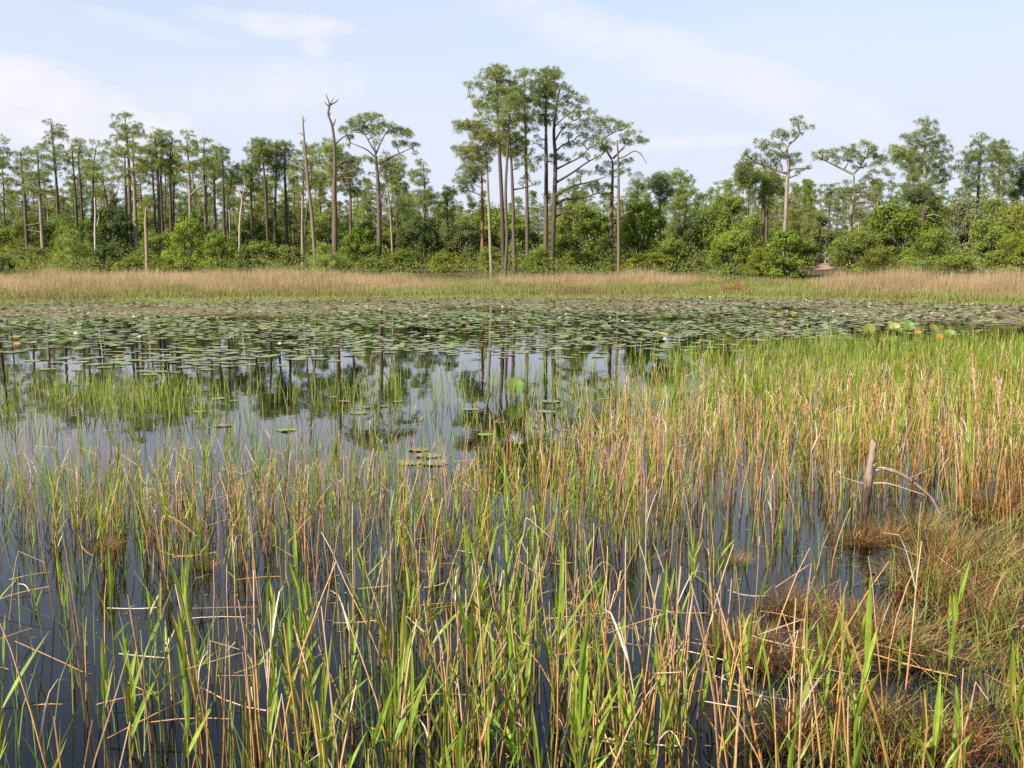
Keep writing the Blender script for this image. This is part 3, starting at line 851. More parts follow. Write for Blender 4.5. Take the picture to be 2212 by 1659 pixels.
# --- bare snags
dead_tree(84, z2((738, 1370), (712, 1050), (688, 850), (668, 640), (650, 430), (640, 280)), [9, 8, 7, 6, 4.5, 2.5],
          [(z2((647, 318), (660, 312), (672, 300)), 2), (z2((646, 425), (630, 412), (612, 408)), 2.4), (z2((648, 462), (630, 460), (616, 460)), 2.6), (z2((645, 300), (636, 318)), 1.6)],
          'thin bare snag leaning left beside the tall forked snag', (.145, .11, .085))
dead_tree(82, z2((878, 1390), (882, 1050), (878, 850), (882, 650), (878, 480), (860, 345), (832, 265), (842, 205)), [13.5, 12.5, 12, 10, 8, 6, 5.5, 4.5],
          [(z2((842, 208), (835, 170), (813, 112)), 3.6), (z2((846, 195), (870, 180), (890, 165), (901, 146)), 3.6), (z2((845, 190), (860, 170), (876, 148)), 2.6), (z2((838, 205), (825, 195), (812, 178)), 2.6), (z2((870, 350), (882, 320), (888, 296)), 3.6), (z2((835, 270), (850, 262), (852, 248)), 2.5),
           (z2((888, 490), (925, 445), (960, 418), (1010, 408)), 4), (z2((888, 550), (905, 540), (935, 538)), 2.5), (z2((892, 660), (940, 620), (1000, 600), (1060, 604)), 4), (z2((895, 750), (940, 710), (1000, 695), (1090, 668)), 4.2), (z2((888, 850), (920, 800), (937, 738)), 4.5), (z2((950, 738), (990, 744), (1038, 746)), 3), (z2((895, 1095), (950, 1060), (1000, 1050), (1080, 1080)), 3)],
          'tall bare snag with a forked tip and bare side limbs', (.105, .074, .056))
dead_tree(71, z1((1105, 1490), (1100, 1250), (1092, 1080), (1096, 960)), [9, 8.5, 7, 4], [(z1((1088, 1100), (1078, 1070)), 2)], 'short broken-off trunk standing alone in the tawny grass at left', (.21, .155, .11))
dead_tree(98, z1((712, 1300), (712, 1150), (715, 1000), (708, 890)), [4.5, 4.5, 4, 2.5], [(z1((728, 1100), (742, 1030), (735, 1010)), 2.5), (z1((712, 1250), (735, 1240)), 2)], 'pale grey dead trunk beside the dark round oak', (.36, .31, .27))
dead_tree(96, z1((1790, 1290), (1800, 1080), (1815, 900), (1780, 815)), [6, 5.5, 5, 3], [(z1((1815, 890), (1835, 800), (1825, 720)), 2)], 'pale bent dead trunk at the right end of the left stand', (.29, .22, .18))

# ---------------------------------------------------------------- background pines (copies of a few builds)
def proto_pine(seed, h, crown_lo, spread, shape):
    r = np.random.default_rng(seed)
    lean = r.normal(0, .35)
    P = [np.array([0, 0, -.3]), np.array([lean * .4, r.normal(0, .2), h * .35]), np.array([lean, r.normal(0, .2), h * .7]), np.array([lean * 1.3, 0, h * .97])]
    pads = []
    n = 56 if shape != 'thin' else 34
    for _ in range(n):
        f = r.uniform(0, 1)
        z = h * (crown_lo + (1 - crown_lo) * f)
        if shape == 'flat':
            w = spread * (.55 + .45 * math.sin(math.pi * min(1, f * .9 + .25)))
        elif shape == 'cone':
            w = spread * (1.05 - f)
        else:
            w = spread * (.35 + .65 * math.sin(math.pi * (f * .8 + .15)))
        a, q = r.uniform(0, 2 * math.pi), math.sqrt(r.uniform(.05, 1))
        pads.append((lean + w * q * math.cos(a), w * q * math.sin(a), z, r.uniform(.42, .85)))
    (tv, tt), bm_, cr = pine_meshes(np.array(P), [.2, .17, .13, .05], pads, K=24, needle=(.22, .42), wid=.043, per=11, seed=seed, limb_r=.04, sides=6)
    return (new_mesh('trunk', tv, tt, None, True, M_bark), bm_.mesh('branchwork', M_bark, True), cr.mesh('crown', M_needle))


PROTO = [proto_pine(201, 17, .55, 1.9, 'round'), proto_pine(202, 18, .5, 2.2, 'flat'), proto_pine(203, 15, .35, 2.3, 'cone'),
         proto_pine(204, 19, .62, 1.7, 'flat'), proto_pine(205, 16, .45, 1.8, 'round'), proto_pine(206, 17, .6, 1.3, 'thin'), proto_pine(207, 13, .3, 2.0, 'cone')]
rb = np.random.default_rng(77)


LM = [(0, 'the left edge'), (82, 'the pale second pine from the left'), (127, 'the spire-topped pine'), (165, 'the flat-headed spire neighbour'), (205, 'the pale grey dead trunk'), (235, 'the dark round oak'), (283, 'the three close trunks'), (318, 'the short broken-off trunk'), (348, 'the twin pines'),
      (375, 'the dark stem by the twin pines'), (408, 'the pine with a slanting limb'), (442, 'the round-crowned pair\'s left neighbour'), (475, 'the round-crowned pair'), (520, 'the pale bent dead trunk'), (545, 'the lower slim pine in the gap'), (575, 'the pine with a small round head'), (619, 'the dark straight pine'), (672, 'the thin leaning snag'), (723, 'the tall forked snag'),
      (757, 'the pine behind the forked snag'), (819, 'the umbrella pine'), (857, 'the thin pine with stem tufts'), (918, 'the lone pine in the sky gap'), (965, 'the low pine with a pointed tip'), (1045, 'the short reddish pine'), (1088, 'the tallest central pine'), (1138, 'the narrow dark central pine'), (1185, 'the straight central pine'), (1240, 'the sweeping limbs'), (1290, 'the low sweeping limb tips'), (1336, 'the brown dead trunk'),
      (1377, 'the thin open-crowned pine'), (1425, 'the dark blue-green pine'), (1479, 'the cone-shaped pine'), (1560, 'the treeline dip'), (1614, 'the loose-topped pine'), (1645, 'the two straight trunks'), (1698, 'the crooked open pine'), (1745, 'the crooked pine arm'), (1785, 'the sandy track'), (1840, 'the flat-topped pine'), (1900, 'the flat crown\'s right half'), (1964, 'the bent pale pine'),
      (2005, 'the tall airy pine'), (2060, 'the airy crown\'s right side'), (2114, 'the open pointed pine'), (2157, 'the rounded right-hand pine'), (2212, 'the right edge')]


def beside(px):
    m = min(LM, key=lambda q: abs(q[0] - px))
    if m[1].endswith('edge'):
        return 'at ' + m[1]
    d = px - m[0]
    return ('just right of ' if d > 4 else ('just left of ' if d < -4 else 'directly behind ')) + m[1]


def copy_pine(x, y, htop, k, label, group, tone, bark):
    g = float(ground(x, y))
    e = link('pine_tree', None, None, (x, y, g))
    hh = [17, 18, 15, 19, 16, 17, 13][k]
    s = htop / hh
    e.scale = (s * rb.uniform(.85, 1.15), s * rb.uniform(.85, 1.15), s)
    e.rotation_euler = (0, 0, rb.uniform(0, 6.28))
    tag(e, label, 'tree', group)
    a, b, c = PROTO[k]
    link('trunk', a, e, None, bark)
    tag(link('branchwork', b, e, None, TWIG_C), kind='stuff')
    link('crown', c, e, None, tone)


def bg_zone(x0, x1, d0, d1, ytop0, ytop1, n, label, group, kinds, tones, barks=('n', 'd', 'p')):
    pts = []
    for i in range(n):
        px = x0 + (x1 - x0) * ((i + rb.uniform(.1, .9)) / n)
        D = rb.uniform(d0, d1)
        py = rb.uniform(ytop0, ytop1)
        P = at(px, py, D)
        g = float(ground(P[0], D))
        k = int(rb.choice(kinds))
        c = np.array(PINE_C[rb.choice(tones)]) * rb.uniform(.85, 1.15)
        kind = ('round-headed', 'flat-headed', 'cone-shaped', 'flat-headed', 'round-headed', 'thin-crowned', 'cone-shaped')[k]
        lab = f'{kind} {label} {beside(px)}'.replace(' of the pine right of the spire-topped one', ' of the pine beside the spire-topped one')
        copy_pine(P[0], D, P[2] - g, k, lab, lab, c, BARK_C[rb.choice(barks)])


bg_zone(-60, 540, 125, 165, 335, 440, 34, 'stand pine', 'pines deep in the left stand', [0, 1, 3, 4, 5], ['n', 'd', 'y'])
bg_zone(-80, 620, 150, 210, 395, 470, 62, 'far low pine', 'far pines behind the left stand', [0, 2, 4, 6], ['n', 'y', 'b'])
bg_zone(540, 900, 112, 160, 380, 450, 36, 'mid-distance pine', 'pines behind the bare snags', [0, 2, 4, 5], ['n', 'y', 'b'])
bg_zone(870, 1420, 130, 190, 410, 455, 44, 'low distant pine', 'pines behind the central group', [0, 2, 4, 6], ['n', 'y', 'b', 'g'])
bg_zone(1400, 1540, 120, 170, 405, 450, 9, 'distant pine', 'pines left of the treeline dip', [2, 4, 6], ['n', 'b'])
bg_zone(1540, 1760, 110, 165, 385, 440, 22, 'treeline pine', 'pines behind the crooked pine', [0, 2, 4, 6], ['n', 'y', 'b'])
bg_zone(1740, 2260, 105, 150, 385, 440, 40, 'treeline pine', 'pines behind the right bushes', [0, 1, 2, 4], ['n', 'y', 'n'])

# far woods: one mass behind everything
def bake_trees(n):
    V, T, C, off = [], [], [], 0
    for i in range(n):
        me = PROTO[int(rb.choice([2, 6, 4]))][2]
        v = np.empty(len(me.vertices) * 3, np.float32)
        me.vertices.foreach_get('co', v)
        v = v.reshape(-1, 3)
        t_ = np.empty(len(me.loops), np.int32)
        me.loops.foreach_get('vertex_index', t_)
        t_ = t_.reshape(-1, 3)
        c = np.empty(len(v), np.float32)
        me.attributes['tint'].data.foreach_get('value', c)
        t_ = t_[::4]
        keep = np.unique(t_)
        remap = np.zeros(len(v), np.int32)
        remap[keep] = np.arange(len(keep))
        v, c, t_ = v[keep], c[keep], remap[t_]
        D = rb.uniform(215, 290)
        X = (i + rb.uniform(0, 1)) / n * 330 - 165
        s = rb.uniform(.75, 1.05)
        v = v * np.array([2.1, 2.1, s])
        v[:, 2] -= 2.5
        v += np.array([X, D, 2.0])
        V.append(v)
        T.append(t_ + off)
        C.append(np.clip(c * .8 + rb.uniform(0, .2), 0, 1))
        off += len(v)
    return np.concatenate(V), np.concatenate(T), np.concatenate(C)


V, T, C = bake_trees(190)
o = link('far_woods', new_mesh('far_woods', V, T, C, False, M_needle), None, None, (.17, .215, .095))
tag(o, 'far pine woods filling the gaps low behind the tree trunks', 'woods', None, 'stuff')

# ---------------------------------------------------------------- bushes and broadleaf trees
def bush_meshes(seed, nleaf=3600, size=.13, form='dome'):
    """unit bush: half-width 1, from z=0 to z=2"""
    r = np.random.default_rng(seed)
    cl = []
    nc = 74
    for i in range(nc):
        a = r.uniform(0, 2 * math.pi)
        z = r.uniform(.08, 1.8)
        lim = math.sqrt(max(.04, 1 - ((z - .75) / 1.18) ** 2)) if form == 'dome' else (.95 - .42 * z)
        q = lim * math.sqrt(r.uniform(.12, 1)) * .88
        cl.append((q * math.cos(a), q * math.sin(a), z, r.uniform(.09, .25)))
    cl = np.array(cl)
    w = cl[:, 3] ** 2
    idx = r.choice(nc, nleaf, p=w / w.sum())
    u = unit(nleaf, r)
    c = cl[idx, :3] + u * cl[idx, 3:4] * (r.uniform(.45, 1.08, nleaf)[:, None]) * np.array([1, 1, .75])
    # stray sprigs for an uneven outline
    ns = nleaf // 5
    j = r.choice(nleaf, ns)
    c[j] += u[j] * (r.random(ns) ** 2 * .3)[:, None] + np.array([0, 0, .05])
    c[:, 2] = np.maximum(c[:, 2], .02)
    nrm = unit(nleaf, r) + u * .5 + np.array([0, 0, .5])
    nrm /= np.linalg.norm(nrm, axis=1, keepdims=True)
    a = np.cross(nrm, unit(nleaf, r))
    a /= np.linalg.norm(a, axis=1, keepdims=True)
    b = np.cross(nrm, a)
    s = size * r.uniform(.6, 1.25, nleaf)[:, None] * .5
    V = np.stack([c - a * s * 1.5, c + b * s * .7, c + a * s * 1.5, c - b * s * .7], 1).reshape(-1, 3)
    k = np.arange(nleaf)[:, None] * 4
    T = np.concatenate([k + [0, 1, 2], k + [0, 2, 3]])
    tint = np.repeat(np.clip(r.normal(.45, .16, nleaf) + (r.normal(0, .2, nc))[idx], 0, 1), 4)
    st = MB()
    for i in range(0, nc, 2):
        x, y, z, _ = cl[i]
        q = smooth_path([(x * .12, y * .12, -.05), (x * .45, y * .45, z * .5), (x, y, z)], 5)
        v, t_ = tube(q, np.linspace(.03, .008, 5), 4, False)
        st.add(v, t_)
    return new_mesh('foliage', V, T, tint, False, M_leaf), st.mesh('stem', M_bark, True)


BUSH = [bush_meshes(301, 15000, .058), bush_meshes(302, 15000, .056), bush_meshes(303, 16000, .052), bush_meshes(304, 15000, .058), bush_meshes(305, 15000, .055), bush_meshes(306, 16000, .05)]
GC = {'b': (.195, .265, .050), 'y': (.225, .260, .042), 'm': (.180, .230, .055), 'd': (.130, .180, .062), 'g': (.175, .205, .085), 'o': (.185, .205, .050), 's': (.22, .24, .14)}


def bush(px, py, rx, ry, D, tone, label, k=None, name='bush', cat='bush', group=None):
    """centre and half sizes in photo pixels, standing on the ground at distance D"""
    s = D / F
    c = at(px, py, D)
    g = float(ground(c[0], D))
    top = c[2] + ry * s
    e = link(name, None, None, (c[0], D, g - .05))
    tag(e, label, cat, group)
    hgt = max(top - g, .5)
    e.scale = (rx * s, min(max(rx * s, .8), 3.0), hgt / 1.95)
    e.rotation_euler = (0, 0, 0)
    if k is None:
        k = int(rb.integers(0, 6))
    f, st = BUSH[k]
    link('foliage', f, e, None, np.array(GC[tone]) * rb.uniform(.9, 1.1))
    link('stem', st, e, None, BARK_C['n'])
    return e


BL = [
    (8, 575, 26, 25, 68, 'd', 'dark rounded bush at the left edge behind the tawny grass'),
    (62, 560, 46, 28, 88, 'g', 'dull grey-green bush under the first pines at the left edge'),
    (236, 498, 60, 50, 102, 'd', 'large dark round oak among the trunks of the left stand'),
    (228, 562, 36, 36, 76, 'd', 'dark bush in front of the round oak'),
    (285, 578, 30, 24, 71.5, 'b', 'bright green bush left of the short broken-off trunk'),
    (255, 586, 16, 20, 70.5, 'y', 'small yellow-green shrub left of the short broken-off trunk'),
    (353, 578, 30, 22, 72, 'y', 'yellow-green bush right of the short broken-off trunk'),
    (348, 540, 52, 42, 86, 'm', 'mid-green bush behind the short broken-off trunk'),
    (408, 530, 52, 58, 81, 'b', 'tall bright bush under the pale-trunked pine of the left stand'),
    (472, 545, 42, 44, 79, 'b', 'bright bush at the right end of the left stand'),
    (526, 562, 18, 30, 75, 'd', 'narrow dark shrub at the right end of the left stand'),
    (562, 553, 42, 35, 86, 'm', 'mid-green bush in the gap right of the left stand'),
    (618, 556, 34, 28, 90, 'm', 'low mid-green bush left of the thin leaning snag'),
    (776, 530, 42, 40, 84, 'b', 'bright leafy bush between the tall snag and the umbrella pine'),
    (738, 572, 26, 20, 76, 'b', 'low bright bush at the foot of the tall forked snag'),
    (800, 574, 44, 18, 78, 'm', 'low mid-green bush at the foot of the umbrella pine'),
    (906, 516, 50, 56, 94, 'd', 'dark leafy tree under the sky gap right of the umbrella pine'),
    (872, 562, 42, 25, 84, 'b', 'bright low bush right of the umbrella pine'),
    (992, 520, 52, 46, 102, 'g', 'grey-green tree left of the central group'),
    (962, 568, 40, 24, 84, 'y', 'yellow-green low bush left of the central group'),
    (1060, 556, 32, 26, 87, 'b', 'bright bush at the foot of the short reddish pine'),
    (1162, 560, 38, 24, 82, 'b', 'bright low bush at the foot of the straight pine in the central group'),
    (1246, 505, 62, 64, 100, 'm', 'mid-green leafy tree behind the sweeping limbs'),
    (1256, 562, 50, 20, 85, 'm', 'low bush between the central group and the brown dead trunk'),
    (1386, 498, 62, 64, 95, 'b', 'sunlit leafy tree right of the brown dead trunk'),
    (1300, 540, 32, 32, 90, 'm', 'mid-green bush just left of the grey-trunked pine'),
    (1404, 565, 62, 20, 82, 'y', 'long yellow-green thicket in front of the sunlit leafy tree'),
    (1500, 518, 56, 58, 94, 'd', 'dark leafy tree under the cone-shaped light green pine'),
    (1450, 545, 34, 34, 88, 'm', 'mid-green bush under the dark blue-green pine'),
    (1582, 540, 52, 46, 78, 'b', 'bright bush left of the crooked open pine'),
    (1560, 478, 58, 62, 93, 'm', 'tall leafy tree behind the bright bush left of the crooked pine'),
    (1648, 562, 42, 30, 75, 'y', 'yellow-green bush against the foot of the crooked open pine'),
    (1704, 545, 64, 52, 71, 'b', 'large bright bush in front of the crooked open pine'),
    (1622, 505, 42, 42, 90, 'm', 'leafy tree between the two straight trunks and the bright bush'),
    (1756, 500, 46, 44, 120, 'g', 'dim grey-green tree behind the sandy track gap'),
    (1852, 542, 54, 46, 70, 'm', 'mid-green bush right of the sandy track gap'),
    (1940, 500, 84, 62, 77, 'b', 'broad bright tree-sized bush below the bent pale pine'),
    (2012, 540, 62, 46, 71, 'b', 'bright bush in front of the broad tree-sized bush'),
    (1898, 562, 52, 28, 65, 'o', 'olive bush behind the tall tawny grass right of the track'),
    (2092, 495, 56, 66, 80, 's', 'silvery half-bare tree among the right bushes'),
    (2062, 572, 46, 24, 63, 'm', 'low mid-green bush behind the tall tawny grass on the right'),
    (2142, 530, 62, 60, 71, 'm', 'large mid-green bush near the right edge'),
    (2196, 545, 52, 50, 66, 'y', 'yellow-green bush at the right edge'),
    (2206, 480, 52, 46, 85, 'o', 'olive tree behind the yellow-green bush at the right edge'),
    (2000, 468, 62, 42, 92, 'm', 'mid-green tree under the tall airy pine'),
    (2154, 466, 42, 42, 90, 'm', 'mid-green tree under the open pine pair near the right edge'),
    (1988, 578, 52, 18, 62, 'm', 'low bush at the edge of the tall tawny grass on the right'),
]
for b in BL:
    bush(*b)
# understorey further back, indistinct from one another
TW = {'m': 'mid-green', 'd': 'dark', 'g': 'grey-green', 'b': 'bright green'}
for i in range(64):
    px = -40 + 2300 * (i + rb.uniform(.1, .9)) / 64
    tn_ = str(rb.choice(['m', 'd', 'g', 'm', 'b', 'b']))
    lab = f'{TW[tn_]} understorey tree {beside(px)}'
    bush(px, rb.uniform(488, 535), rb.uniform(40, 62), rb.uniform(30, 50), rb.uniform(108, 150), tn_, lab, None, 'understorey_tree', 'tree', lab)
# young pines in front
hero_pine(77, [(158, 590), (156, 540), (152, 505)], 4, [(498, 142, 162), (520, 125, 180), (550, 118, 195), (585, 112, 200)], 'young bright green pine, bushy to the ground, at left', tone='b', seed=90, n=60, name='young_pine', pr=(.3, .45))
hero_pine(71, [(703, 600), (702, 560), (704, 535)], 4, [(532, 696, 712), (555, 680, 726), (580, 668, 736), (600, 664, 738)], 'young bushy pine in front of the tall forked snag', tone='b', seed=91, n=50, name='young_pine', pr=(.28, .42))

# low undergrowth behind the tawny grass: stuff
def leaf_cloud(P, size, tint_mu, r):
    n = len(P)
    nrm = unit(n, r) + np.array([0, -.2, .5])
    nrm /= np.linalg.norm(nrm, axis=1, keepdims=True)
    a = np.cross(nrm, unit(n, r))
    a /= np.linalg.norm(a, axis=1, keepdims=True)
    b = np.cross(nrm, a)
    s = size * r.uniform(.6, 1.3, n)[:, None] * .5
    V = np.stack([P - a * s * 1.5, P + b * s * .6, P + a * s * 1.5, P - b * s * .6], 1).reshape(-1, 3)
    k = np.arange(n)[:, None] * 4
    return V, np.concatenate([k + [0, 1, 2], k + [0, 2, 3]]), np.repeat(np.clip(tint_mu, 0, 1), 4)


r = np.random.default_rng(5)
n = 240000
X = r.uniform(-58, 58, n)
s_ = 5.5 + 56 * r.random(n) ** 1.5
Y = shore_far(X) + s_
px, py = proj(np.stack([X, Y, ground(X, Y)], -1))
hgt = (.55 + .5 * np.clip(nz(X, Y, 2.5) + .3, 0, 1) + .35 * nz(X, Y, 1.1, 2)) * np.clip((s_ - 6) / 8, .25, 1.3) * np.interp(s_, [10, 20, 45], [1, 1.35, 1.7])
hgt = np.clip(hgt, .15, 2.6)
gap = np.exp(-((px - 1785) / 28) ** 2) + (np.abs(px - 1700) < 60) * (s_ < 12)
keep = (gap < .4) & (r.random(n) < np.clip(.5 + nz(X, Y, 3, 1) * .8, .2, 1))
X, Y, hgt = X[keep], Y[keep], hgt[keep]
P = np.stack([X, Y, ground(X, Y) + hgt * r.random(len(X)) ** .6], -1)
V, T, C = leaf_cloud(P, .11, .45 + .22 * nz(X, Y, 1.6, 3) + r.normal(0, .15, len(X)), r)
o = link('undergrowth', new_mesh('undergrowth', V, T, C, False, M_leaf), None, None, (.175, .215, .06))
tag(o, 'low green scrub behind the tawny grass along the far shore', 'undergrowth', None, 'stuff')


# ---------------------------------------------------------------- far shore grass: stuff
def blades(P, h, w, lean, tint, r, seg2=False):
    n = len(P)
    a = r.uniform(0, 2 * math.pi, n)
    side = np.stack([np.cos(a), np.sin(a) * .4, np.zeros(n)], -1)
    side /= np.linalg.norm(side, axis=1, keepdims=True)
    b = r.uniform(0, 2 * math.pi, n)
    ld = np.stack([np.cos(b), np.sin(b), np.zeros(n)], -1) * (lean * h)[:, None]
    top = P + ld + np.array([0, 0, 1]) * h[:, None]
    wv = side * (w / 2)[:, None] if hasattr(w, '__len__') else side * w / 2
    if not seg2:
        V = np.stack([P - wv, P + wv, top], 1).reshape(-1, 3)
        return V, np.arange(len(V)).reshape(-1, 3), np.repeat(np.clip(tint, 0, 1), 3)
    mid = P + ld * .32 + np.array([0, 0, .55]) * h[:, None]
    V = np.stack([P - wv * .7, P + wv * .7, mid + wv, mid - wv, top], 1).reshape(-1, 3)
    k = np.arange(n)[:, None] * 5
    T = np.concatenate([k + [0, 1, 2], k + [0, 2, 3], k + [3, 2, 4]])
    return V, T, np.repeat(np.clip(tint, 0, 1), 5)


n = 460000
X = r.uniform(-55, 55, n)
s_ = r.uniform(.8, 17, n)
Y = shore_far(X) + s_
px, py = proj(np.stack([X, Y, ground(X, Y)], -1))
lo = np.interp(px, [0, 300, 700, 1000, 1400, 1500, 1600, 1740, 1800, 2200], [2.2, 2.4, 2.6, 3.6, 4.3, 6.5, 9.5, 8, 2.4, 1.6])
hi = np.interp(px, [0, 700, 900, 1000, 1200, 1400, 1550, 1640, 1760, 1800, 2200], [15, 15, 10, 8.5, 10, 12, 10, 11, 9, 11, 13])
edge = np.clip((s_ - lo) / 3.5 + nz(X, Y, 1.4) * .45 + nz(X, Y, 4.3, 2) * .3, 0, 1) * np.clip((hi - s_) / 4 + .25 + nz(X, Y, 2, 5) * .7 + nz(X, Y, 5.1, 1) * .3, 0, 1)
hh = np.interp(px, [0, 400, 600, 900, 1000, 1300, 1500, 1650, 1740, 1800, 2200], [.74, .62, .86, .68, .55, .72, .6, .34, .42, .85, 1.0])
keep = r.random(n) < edge
X, Y, s_, hh = X[keep], Y[keep], s_[keep], hh[keep]
hgt = hh * (.35 + .95 * r.random(len(X)) ** 1.3) * (1 + .38 * nz(X, Y, 1.5, 4) + .2 * nz(X, Y, .5, 2) + .2 * nz(X, Y, 4, 6)) * np.clip(.2 + s_ / 8, .35, 1)
V, T, C = blades(np.stack([X, Y, ground(X, Y)], -1), hgt, .019, r.uniform(0, .3, len(X)), .42 + .03 * s_ + .2 * nz(X, Y, 2.2, 7) + r.normal(0, .2, len(X)), r)
tag(link('tawny_grass', new_mesh('tawny_grass', V, T, C, False, M_brown)), 'tall dry tawny grass in a belt along the far shore', 'grass', None, 'stuff')

n = 200000
X = r.uniform(-55, 55, n)
s_ = r.uniform(-5.5, 13, n)
Y = shore_far(X) + s_
px, py = proj(np.stack([X, Y, ground(X, Y)], -1))
edge = np.clip((s_ + 5.5) / 4 + nz(X, Y, 1.7, 3) * .45, 0, 1)
keep = r.random(n) < edge * np.where(s_ < 0, .55, 1)
X, Y, s_ = X[keep], Y[keep], s_[keep]
hgt = np.where(s_ < .5, .16, .30) * r.uniform(.5, 1.3, len(X)) * (1 + .3 * nz(X, Y, 1.1, 9))
g = np.maximum(ground(X, Y), -.02)
V, T, C = blades(np.stack([X, Y, g], -1), hgt, .035, r.uniform(0, .4, len(X)), .5 + .28 * nz(X, Y, 3.1, 2) - .18 * np.exp(-((s_ - 1.5) / 1.3) ** 2) + r.normal(0, .17, len(X)), r)
tag(link('shore_grass', new_mesh('shore_grass', V, T, C, False, M_short)), 'short green grass at the waterline of the far shore', 'grass', None, 'stuff')


# ---------------------------------------------------------------- lily pads
def pad_proto(n, seed, wave=.02, lift=.0):
    r = np.random.default_rng(seed)
    a = np.linspace(.16, 2 * math.pi - .16, n)
    rad = 1 + r.normal(0, .025, n)
    z = wave * np.sin(a * 3 + r.uniform(0, 6)) + wave * .6 * np.sin(a * 5 + r.uniform(0, 6)) + wave
    if lift:
        z += lift * np.clip(np.cos(a - r.uniform(0, 6)) - .5, 0, 1)
    V = np.concatenate([[[0.03, 0, .004]], np.stack([np.cos(a) * rad, np.sin(a) * rad, z], -1)])
    T = np.stack([np.zeros(n - 1, int), np.arange(1, n), np.arange(2, n + 1)], -1)
    return V, T


r = np.random.default_rng(8)
# candidate points on the pond, thinned by the photo's pad field and a minimum spacing grid
n = 90000
Y = np.sqrt(r.uniform(15.5 ** 2, 57 ** 2, n))
X = r.uniform(-.62, .62, n) * Y
px, py = proj(np.stack([X, Y, np.zeros(n)], -1))
near_edge = np.interp(px, [-200, 0, 300, 600, 900, 1100, 1400, 1550, 1700, 1900, 2212, 2400], [795, 795, 800, 785, 765, 770, 765, 765, 745, 735, 705, 700])
f = np.clip((near_edge - py) / 26 + .35 + nz(X, Y, 1.6, 1) * .55, 0, 1)
f *= np.where(py > near_edge - 12, .6, 1)
dens = np.interp(py, [640, 690, 740], [.95, .7, .42]) * f * (.6 + .75 * np.clip(nz(X, Y, 2.4, 4), -1, 1))
dens = np.where(Y > shore_far(X) - 3.0, dens * .35, dens)
keep = (r.random(n) < dens) & (Y < shore_far(X) - 1.0)
order = np.where(keep)[0]
cell, taken, sel = .27, {}, []
for i in order:
    kx, ky = int(X[i] // cell), int(Y[i] // cell)
    ok = True
    for dx in (-1, 0, 1):
        for dy in (-1, 0, 1):
            for j in taken.get((kx + dx, ky + dy), ()):
                if (X[i] - X[j]) ** 2 + (Y[i] - Y[j]) ** 2 < .045:
                    ok = False
    if ok:
        taken.setdefault((kx, ky), []).append(i)
        sel.append(i)
sel = np.array(sel)
# a few strays among the reeds
stray = np.array([[x, y] for x, y in [(470, 862), (505, 866), (430, 890), (790, 880), (830, 878), (860, 868), (745, 868), (775, 893), (905, 972), (925, 985), (1015, 885), (1050, 940), (480, 920), (620, 930), (1180, 890), (1190, 868), (720, 858), (885, 1000), (940, 1002)]], float)
Sx, Sy = [], []
for x, y in stray:
    d = pix_dir(x, y)
    t_ = -CAMZ / d[2]
    Sx.append(d[0] * t_)
    Sy.append(d[1] * t_)
PX, PY = np.concatenate([X[sel], Sx]), np.concatenate([Y[sel], Sy])
ns = len(Sx)
npad = len(PX)
ppx, ppy = proj(np.stack([PX, PY, np.zeros(npad)], -1))
size = r.uniform(.085, .18, npad)
size[-ns:] *= .75
redness = np.clip((ppx - 1000) / 900, 0, 1) * .16 + np.clip((680 - ppy) / 30, 0, 1) * .35 + .03  # reddish pads, plus pinkish-grey sky sheen painted into the far rows
u = r.random(npad)
tint = np.where(u < redness, r.uniform(0, .2, npad) ** .8, r.uniform(.24, .88, npad))
tint = np.where(r.random(npad) < .02, r.uniform(.9, .97, npad), tint)
tint = np.where(r.random(npad) < .004, 1.0, tint)
rot = r.uniform(0, 6.28, npad)
raise_ = np.clip((ppx - 1100) / 900, 0, 1)
PP = [pad_proto(14, k, .016, (0, 0, .06, .2)[k % 4]) for k in range(8)]
PPL = [pad_proto(9, 40 + k, .02, (0, .05, .25, .5)[k % 4]) for k in range(8)]
order = np.argsort(PY)
near300 = order[:300]
vis = (ppx > -30) & (ppx < 2240)
near300 = [i for i in order if vis[i]][:300]
nearset = set(near300)
pad_mesh = {}
for i in near300:
    k = int(r.integers(0, 8))
    tq = round(float(tint[i]) * 14) / 14
    key = (k, tq)
    if key not in pad_mesh:
        v, t_ = PP[k]
        pad_mesh[key] = new_mesh('lily_pad', v, t_, np.full(len(v), tq), False, M_pad)
    o = link('lily_pad', pad_mesh[key], None, (PX[i], PY[i], .006 + .004 * r.random()))
    o.scale = (size[i], size[i], size[i])
    o.rotation_euler = (r.normal(0, .02), r.normal(0, .02), rot[i])
    if i >= npad - ns:
        lab, grp = f'stray lily pad {beside(ppx[i]).replace("behind", "below")}', 'stray lily pads among the reeds'
    else:
        zone = [z for lim, z in ((140, 'at the left edge'), (260, 'below the spire-topped pine'), (340, 'below the broken-off trunk'), (430, 'below the twin pines'), (540, 'below the stand right end'), (650, 'below the gap pines'), (770, 'below the bare snags'), (870, 'below the umbrella pine'),
                (1020, 'below the sky gap'), (1150, 'below the tallest pines'), (1300, 'below the sweeping limbs'), (1450, 'below the brown dead trunk'), (1600, 'below the treeline dip'), (1780, 'below the crooked pine'), (3000, 'towards the right edge')) if ppx[i] < lim][0]
        col = 'rusty' if tq < .22 else ('yellowing' if tq > .88 else ('grey-green' if tq < .6 else 'green'))
        sz = 'large' if size[i] > .153 else ('small' if size[i] < .132 else 'medium')
        rim = 'outermost' if ppy[i] > np.interp(ppx[i], [-200, 0, 300, 600, 900, 1100, 1400, 1550, 1700, 1900, 2212], [795, 795, 800, 785, 765, 770, 765, 765, 745, 735, 705]) - 6 else 'near-edge'
        lab = f'{sz} {col} lily pad, {rim} in the field {zone}'
        grp = lab
    tag(o, lab, 'lily pad', grp)
